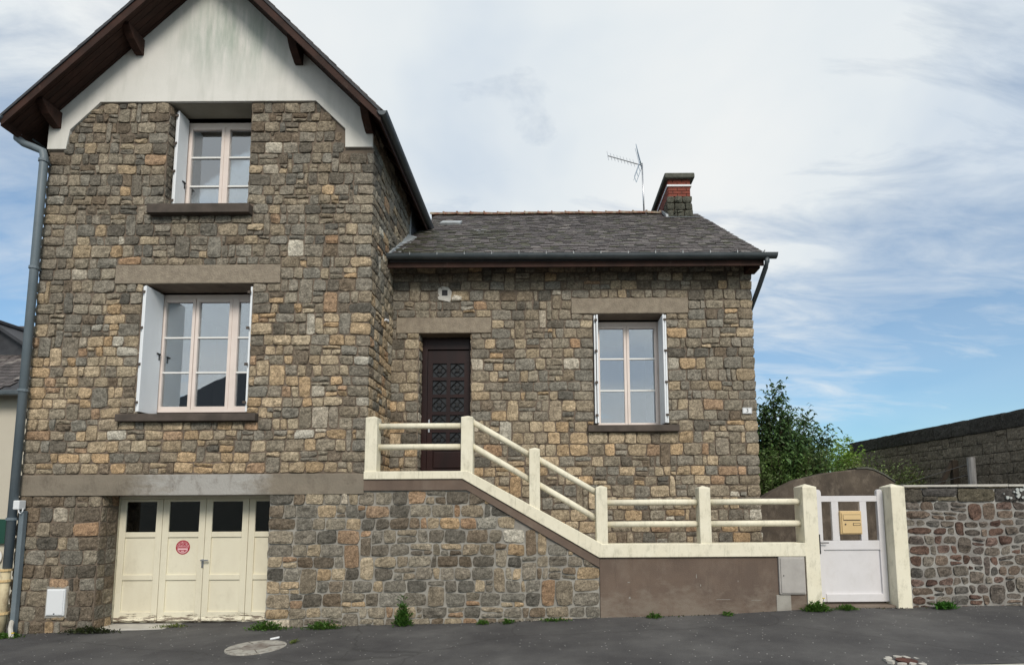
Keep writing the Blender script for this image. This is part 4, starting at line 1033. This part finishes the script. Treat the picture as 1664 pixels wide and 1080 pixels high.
pw = MB().tube([(8.02, 10.4, .3), (8.02, 10.4, 1.6), (8.03, 10.4, 2.62)], .068, 10).build('grey_post', m_greywood, None, smooth=False)
tag(pw, 'bleached grey wooden post standing behind the rubble wall', 'post')
bp = thing('braced_post', 'brown wooden fence post with a diagonal brace, behind the rubble wall', 'post', (8.05, 11, .3))
bx('upright', m_brownwood, bp, 8.12, 8.24, 11.0, 11.1, .3, 2.62, bevel=.01)
MB().add([(7.6,11.02,1.7),(7.7,11.02,1.7),(8.12,11.02,2.45),(8.12,11.02,2.60),(7.6,11.08,1.7),(7.7,11.08,1.7),(8.12,11.08,2.45),(8.12,11.08,2.60)], [(0,1,2,3),(7,6,5,4),(0,4,5,1),(1,5,6,2),(2,6,7,3),(3,7,4,0)]).build('brace', m_brownwood, bp)
for z0_, z1_ in ((2.25, 2.5), (2.1, 2.3)):
    w_ = MB().tube([(6.4, 11.2, z0_-.28), (7.2, 11.1, z0_-.1), (8.0, 10.42, z1_)], .005, 4).build('fence_wire', m_wire, None)
    tag(w_, 'thin upper fence wire sagging to the grey post' if z0_ > 2.2 else 'thin lower fence wire sagging to the grey post', 'wire')

# ------------------------------------------------------------------ antenna
an = thing('television_aerial', 'grey television aerial on a mast at the ridge beside the chimney', 'aerial', (2.55, 13.6, 9.1))
mx, my = 2.60, 13.65
MB().tube([(mx+.02, my, 9.0), (mx, my, 10.62)], .020, 8).build('mast', m_steel, an, smooth=True)
MB().tube([(mx-.0, my-.03, 10.54), (mx-.92, my-.22, 10.69)], .012, 6).build('boom', m_steel, an)
for k in range(9):
    t = .25+.75*k/8; cx, cy, cz = mx-.92*t, my-.03-.19*t, 10.54+.15*t; h = .13 if k < 8 else .16
    MB().tube([(cx+.015, cy-.12*.3, cz-h*.9), (cx-.015, cy+.12*.3, cz+h*.9)], .006, 4).build('element', m_steel, an)
rf = MB(); c0 = Vector((mx-.12, my-.05, 10.56))
for sgn in (1, -1):
    a0 = c0+Vector((.03, -.18, 0)); a1 = c0+Vector((.05, .18, 0)); tip = Vector((.10*(-1 if sgn > 0 else -1.6), 0, .44*sgn))
    for f in (0, .33, .66, 1): rf.tube([a0+tip*f, a1+tip*f+Vector((.09, 0, -.06*sgn))], .007, 4)
    rf.tube([a0, a0+tip], .008, 4); rf.tube([a1+Vector((.09, 0, -.06*sgn)), a1+tip+Vector((.09, 0, -.06*sgn))], .008, 4); rf.tube([(a0+a1)/2, (a0+a1)/2+tip], .006, 4)
rf.build('reflector', m_steel, an)

# ------------------------------------------------------------------ neighbours
nb = thing('cream_neighbour_house', 'cream rendered house with dark slate roof beyond the left corner', 'house', (-18, 15, 0))
bx('wall', m_nbr, nb, -26, -11.5, 14, 20, -.8, 4.70)
nroof = MB().prism([(13.65, 4.60), (17.2, 7.35), (20.7, 4.60), (20.7, 4.70), (17.2, 7.45), (13.65, 4.70)][::-1], -26.3, -11.2, axis='X').build('roof', m_slate_d, nb)
Fn = slope_frame((-26.3, 13.65, 4.71), (1, 0, 0), (0, 3.55, 2.75))
sm = MB(); nn = 0; L = math.hypot(3.55, 2.75); b = 0
while b < L-.05:
    for a, w_ in ((11.2+.24*q+.12*(nn % 2), .23) for q in range(6)):
        m_ = MB(); lay_slate(m_, Fn, a, b, w_, .28, .01, .012, slate_col(rng, 0)); m_.build('slate', m_slate, nroof)
    a = 0
    while a < 14.8:
        if not (11.0 < a < 12.9): lay_slate(sm, Fn, a, b, .30, .28, .01, .012, slate_col(rng, 0))
        a += .305
    b += .2; nn += 1
sm.build('more_slates', m_slate, nroof, kind='stuff')
bx('gutter', m_gutter, nb, -26.3, -11.2, 13.55, 13.66, 4.57, 4.70, bevel=.03)
MB().prism([(-18.2, 5.0), (-12.6, 5.0), (-15.62, 6.95)], 15.4, 15.45).build('gable_slates', m_slate_d, nb)
for s_, xe in ((1, -18.6), (-1, -12.4)):
    MB().prism([(xe, 4.83), (-15.62, 6.95), (-15.62, 7.05), (xe, 4.93)] if s_ > 0 else [(xe, 4.93), (-15.62, 7.05), (-15.62, 6.95), (xe, 4.83)], 15.2, 18).build('cross_roof', m_slate_d, nb)
bx('ridge', m_slate_d, nb, -15.75, -15.49, 15.15, 18, 6.99, 7.11, bevel=.03)
bx('awning', m_green, nb, -15.2, -13.42, 13.9, 13.99, .90, 1.50)
sg = thing('round_blue_sign', 'round blue sign with a white rim, cut by the left edge of the photo', 'sign', (-13.7, 13.95, .5))
MB().prism(disc(-13.72, 0, .56, .22, 0), 13.95, 13.97).build('rim', m_white, sg); MB().prism(disc(-13.72, 0, .56, .175, 0), 13.935, 13.949).build('face', m_blue, sg)
# house across the street, seen mirrored in the windows
oh = thing('opposite_house', 'plain house across the street, mirrored dark in the lower gable window', 'house', (-12, -12, 0))
bx('wall', m_nbr, oh, -20.6, -8.4, -16, -8.5, -1, 5.3)
MB().add([(-21,-8.1,5.2),(-8,-8.1,5.2),(-8,-16.4,5.2),(-21,-16.4,5.2),(-17.2,-12.2,9.2),(-12,-12.2,9.2)], [(0,1,5,4),(1,2,5),(2,3,4,5),(3,0,4),(0,3,2,1)]).build('roof', m_slate_d, oh)
for xx in (-17, -13.6, -10.2): bx('window', m_room, oh, xx, xx+1.2, -8.5, -8.46, 2.6, 4.2)

# ------------------------------------------------------------------ street things
mh = thing('manhole_cover', 'pale round concrete manhole cover set in the pavement by the garage', 'manhole cover', (-3.74, 7.35, -.03))
mz = zg(-3.74)-.006
MB().tube([(-3.74, 7.38, mz-.02), (-3.74, 7.38, mz+.012)], .36, 40).build('frame', m_manh, mh, bevel=.004)
MB().tube([(-3.74, 7.38, mz+.01), (-3.74, 7.38, mz+.018)], .17, 28).build('lid', M('rusty_iron', (.16, .13, .11), (.3, .28, .25), sc=9, bump=.6), mh, bevel=.003)
for a_ in (.2, 2.2, 3.6, 5.1):
    MB().tube([(-3.74+.17*math.cos(a_), 7.38+.17*math.sin(a_), mz+.013), (-3.74+.34*math.cos(a_+.12), 7.38+.34*math.sin(a_+.12), mz+.0125)], .005, 4).build('crack', m_sill, mh)
vb = thing('valve_cover', 'small rusty valve cover in a broken white ring at the kerb', 'valve cover', (3.75, 5.95, .17))
r6 = random.Random(2); vz = zg(3.72)-.018
for k in range(11):
    a = k*.571; rr = r6.uniform(.14, .19); cx, cy = 3.74+rr*math.cos(a), 5.93+rr*.8*math.sin(a)
    MB().prism([(cx+r6.uniform(.02, .055)*math.cos(q*1.05), cy+r6.uniform(.02, .05)*math.sin(q*1.05)) for q in range(6)], vz-.01, vz+r6.uniform(.008, .02), axis='Z').build('ring_fragment', m_kerb, vb)
MB().tube([(3.74, 5.93, vz-.02), (3.74, 5.93, vz+.012)], .10, 14).build('lid', M('rust', (.12, .045, .03), (.06, .03, .025), sc=12, bump=.8), vb)
lit = MB().box(-3.78, -3.66, 7.82, 7.86, mz+.0, mz+.025).build('paper_scrap', m_wbox, None, bevel=.008); lit.rotation_euler = (0, -.15, .3)
tag(lit, 'scrap of white paper beside the round manhole cover', 'litter')
bs = MB().tube([(-7.78, 8.30, -.10), (-7.90, 8.40, .02), (-7.98, 8.50, .10)], .03, 8).build('spout', m_kerb, pipe)

# ------------------------------------------------------------------ plants
def leaf(mb, p, d, l, w, col, droop=.3):
    d = d.normalized(); side = d.cross(Vector((rg.uniform(-1, 1), rg.uniform(-1, 1), 1.2))).normalized()*w/2
    tip = p+d*l+Vector((0, 0, -droop*l)); mid = p+d*l*.5
    mb.add([p, mid+side, tip, mid-side], [(0, 1, 2, 3)], col)
rg = random.Random(99)
def bush(name, label, cat, base, lobes, nstem, nleaf, ll, lw, cols, group=None, droop=.4, trunk=.03):
    """stems grow from the base into ellipsoid lobes (centre, radii); leaves sit along twigs inside them"""
    t = thing(name, label, cat, base, group); base = Vector(base); br = MB(); fo = MB()
    tot = sum(r[0]*r[1]*r[2] for c, r in lobes)
    for c, r in lobes:
        c = Vector(c); share = r[0]*r[1]*r[2]/tot
        for _ in range(max(2, int(nstem*share))):
            while True:
                q = Vector((rg.uniform(-1, 1), rg.uniform(-1, 1), rg.uniform(-1, 1)))
                if .25 < q.length < 1: break
            tip = c+Vector((q.x*r[0], q.y*r[1], q.z*r[2])); tip += Vector((0, 0, .12*rg.random()))
            st_ = base+Vector((rg.uniform(-.12, .12), rg.uniform(-.12, .12), 0)); mid = (st_+tip)/2+Vector((rg.uniform(-.15, .15), rg.uniform(-.15, .15), .15))
            br.tube([st_, mid, tip], trunk*rg.uniform(.3, .7), 4, r2=.003)
            n = int(nleaf*share/max(2, int(nstem*share))); tone = rg.uniform(.65, 1.25); cc = rg.choice(cols)
            dirn = (tip-mid).normalized()
            for k in range(n):
                f = rg.random()**.6; p = mid+(tip-mid)*f+Vector((rg.gauss(0, .07), rg.gauss(0, .07), rg.gauss(0, .07)))*1.1
                a = rg.uniform(0, 6.28); d = Vector((math.cos(a), math.sin(a), rg.uniform(-.3, .6)))+dirn*.7
                k2 = tone*rg.uniform(.7, 1.3); leaf(fo, p, d, ll*rg.uniform(.6, 1.2), lw*rg.uniform(.7, 1.2), tuple(v*k2 for v in cc), droop)
    br.build('stems', m_bark, t); fo.build('foliage', m_leaf, t)
    return t
DG = [(.08, .155, .05), (.10, .18, .06), (.065, .12, .045)]; YG = [(.32, .46, .08), (.25, .40, .08)]; OG = [(.22, .26, .09), (.17, .23, .08)]
bush('tall_shrub', 'tall dark green shrub with long drooping leaves beside the wing corner', 'shrub', (5.3, 12.5, .25),
     [((5.25, 12.4, 3.75), (.42, .5, .78)), ((5.0, 12.6, 3.2), (.5, .6, .7)), ((5.95, 12.6, 3.35), (.5, .5, .55)), ((6.35, 12.5, 3.1), (.3, .4, .42)), ((5.5, 12.4, 2.6), (.85, .7, .75))], 260, 10500, .22, .06, DG, droop=.6)
bush('dark_bush', 'dense dark green bush behind the curved rendered wall', 'shrub', (5.3, 11.9, .25),
     [((5.0, 11.9, 2.3), (.75, .5, .75)), ((5.9, 12.0, 2.45), (.6, .5, .55)), ((5.2, 11.7, 1.6), (.9, .3, .6))], 170, 15000, .10, .038, [(.13, .22, .06), (.15, .25, .065), (.16, .22, .085)], droop=.2)
bush('bright_bush', 'bright yellow-green leafy bush at the far end of the dark block wall', 'shrub', (7.5, 14.2, .25),
     [((7.72, 14.2, 2.95), (.36, .4, .50)), ((6.9, 14.0, 2.4), (.5, .4, .4)), ((7.9, 14.6, 2.3), (.4, .4, .4))], 90, 8000, .13, .08, YG)
bush('wispy_bush', 'thin olive-green feathery shrub in front of the dark block wall', 'shrub', (7.4, 12.4, .25),
     [((7.1, 12.4, 2.35), (.55, .4, .45)), ((7.9, 12.2, 2.25), (.45, .3, .45)), ((6.7, 12.4, 2.1), (.4, .3, .4))], 120, 8000, .085, .026, OG, droop=.1, trunk=.015)
def weed(x, y, w_, h, n, label, cols=((.06, .14, .02), (.09, .18, .03)), fern=False, name='weed', ll=.06):
    t = MB(); z = zg(x)
    for k in range(n):
        px = x+rg.gauss(0, w_*.4); py = y+rg.gauss(0, .04); hh = h*rg.uniform(.2, 1)*math.exp(-((px-x)/w_)**2*1.2)
        a = rg.uniform(0, 6.28); d = Vector((math.cos(a)*.7, -abs(math.sin(a))*.6, rg.uniform(.3, 1.4))); k2 = rg.uniform(.6, 1.3); c = rg.choice(cols)
        leaf(t, Vector((px, py, z-.01+hh*rg.random())), d, ll*rg.uniform(.6, 1.4), ll*.28, tuple(v*k2 for v in c), .2)
    o = t.build(name, m_leaf, None); tag(o, label, 'weed', 'weeds growing along the foot of the walls', kind='stuff' if w_ > .24 else None); return o
weed(-7.95, 8.35, .30, .08, 420, 'mat of grass weeds under the left downpipe')
weed(-6.75, 8.45, .42, .09, 700, 'dark moss and weeds at the left foot of the garage opening', cols=((.035, .05, .015), (.05, .06, .02), (.03, .035, .02)))
weed(-5.7, 8.72, .25, .05, 120, 'sparse dry grass tuft on the garage threshold', cols=((.2, .22, .08), (.12, .17, .05)))
weed(-4.12, 8.42, .30, .13, 620, 'green weeds right of the garage door foot')
weed(-3.28, 8.42, .27, .12, 560, 'leafy weed patch between the garage and the fern')
weed(-2.12, 8.47, .13, .46, 560, 'tall fern-like weed growing from the stair wall', cols=((.05, .13, .02), (.07, .15, .025)), ll=.08)
weed(-.93, 8.47, .10, .06, 130, 'first small weed right of the tall fern')
weed(-.55, 8.47, .10, .06, 120, 'second small weed right of the tall fern')
weed(.15, 8.50, .25, .03, 160, 'thin line of moss at the right end of the stone stair wall')
weed(1.62, 8.47, .13, .08, 150, 'small weed under the middle of the brown rendered wall')
weed(2.72, 8.47, .10, .05, 80, 'tiny weed towards the meter cabinet')
weed(4.02, 8.42, .20, .13, 420, 'dandelion clump at the foot of the left gate post', ll=.09)
weed(4.50, 8.47, .16, .08, 300, 'weeds on the ground below the white gate')
weed(5.95, 8.45, .14, .09, 260, 'broad-leaved weed at the foot of the rubble boundary wall', cols=((.07, .2, .03),), ll=.1)
weed(-3.35, 7.62, .03, .03, 60, 'few blades of grass at the edge of the manhole cover', cols=((.16, .2, .06),))
rc = random.Random(17); cr = MB(); x = -8.0
while x < 9.0:
    if not -6.7 < x < -4.3:
        for _ in range(rc.choice((0, 1, 2, 4))):
            a, y_ = x+rc.uniform(-.05, .05), T-.03-abs(rc.gauss(0, .035)); z_ = zg(a)-.012; w_ = rc.uniform(.006, .022)
            col = rc.choice([(.03, .028, .022), (.05, .045, .03), (.035, .05, .015), (.22, .2, .17), (.04, .035, .028)])
            cr.add([(a-w_, y_, z_), (a+w_*.6, y_-w_, z_), (a+w_, y_+w_, z_), (a, y_, z_+w_*rc.uniform(.6, 1.5))], [(0, 1, 3), (1, 2, 3), (2, 0, 3), (0, 2, 1)], col)
    x += rc.uniform(.01, .045)
o = cr.build('grit_and_moss', m_stone, None, kind='stuff'); tag(o, 'dark grit and moss crumbs along the foot of the walls', 'debris')
for (x_, y_, z_) in ((-7.72, 8.25, -.02), (4.12, 8.38, .38)):
    f_ = thing('dandelion_flower', 'yellow flower in the grass under the left downpipe' if x_ < 0 else 'yellow flower in front of the left gate post', 'flower', (x_, y_, z_))
    MB().tube([(x_-.05, y_, zg(x_)), (x_, y_, z_)], .004, 4).build('stalk', m_moss, f_); MB().tube([(x_, y_, z_), (x_, y_, z_+.012)], .018, 8).build('petals', plain('yellow_petal', (.7, .5, .02)), f_)
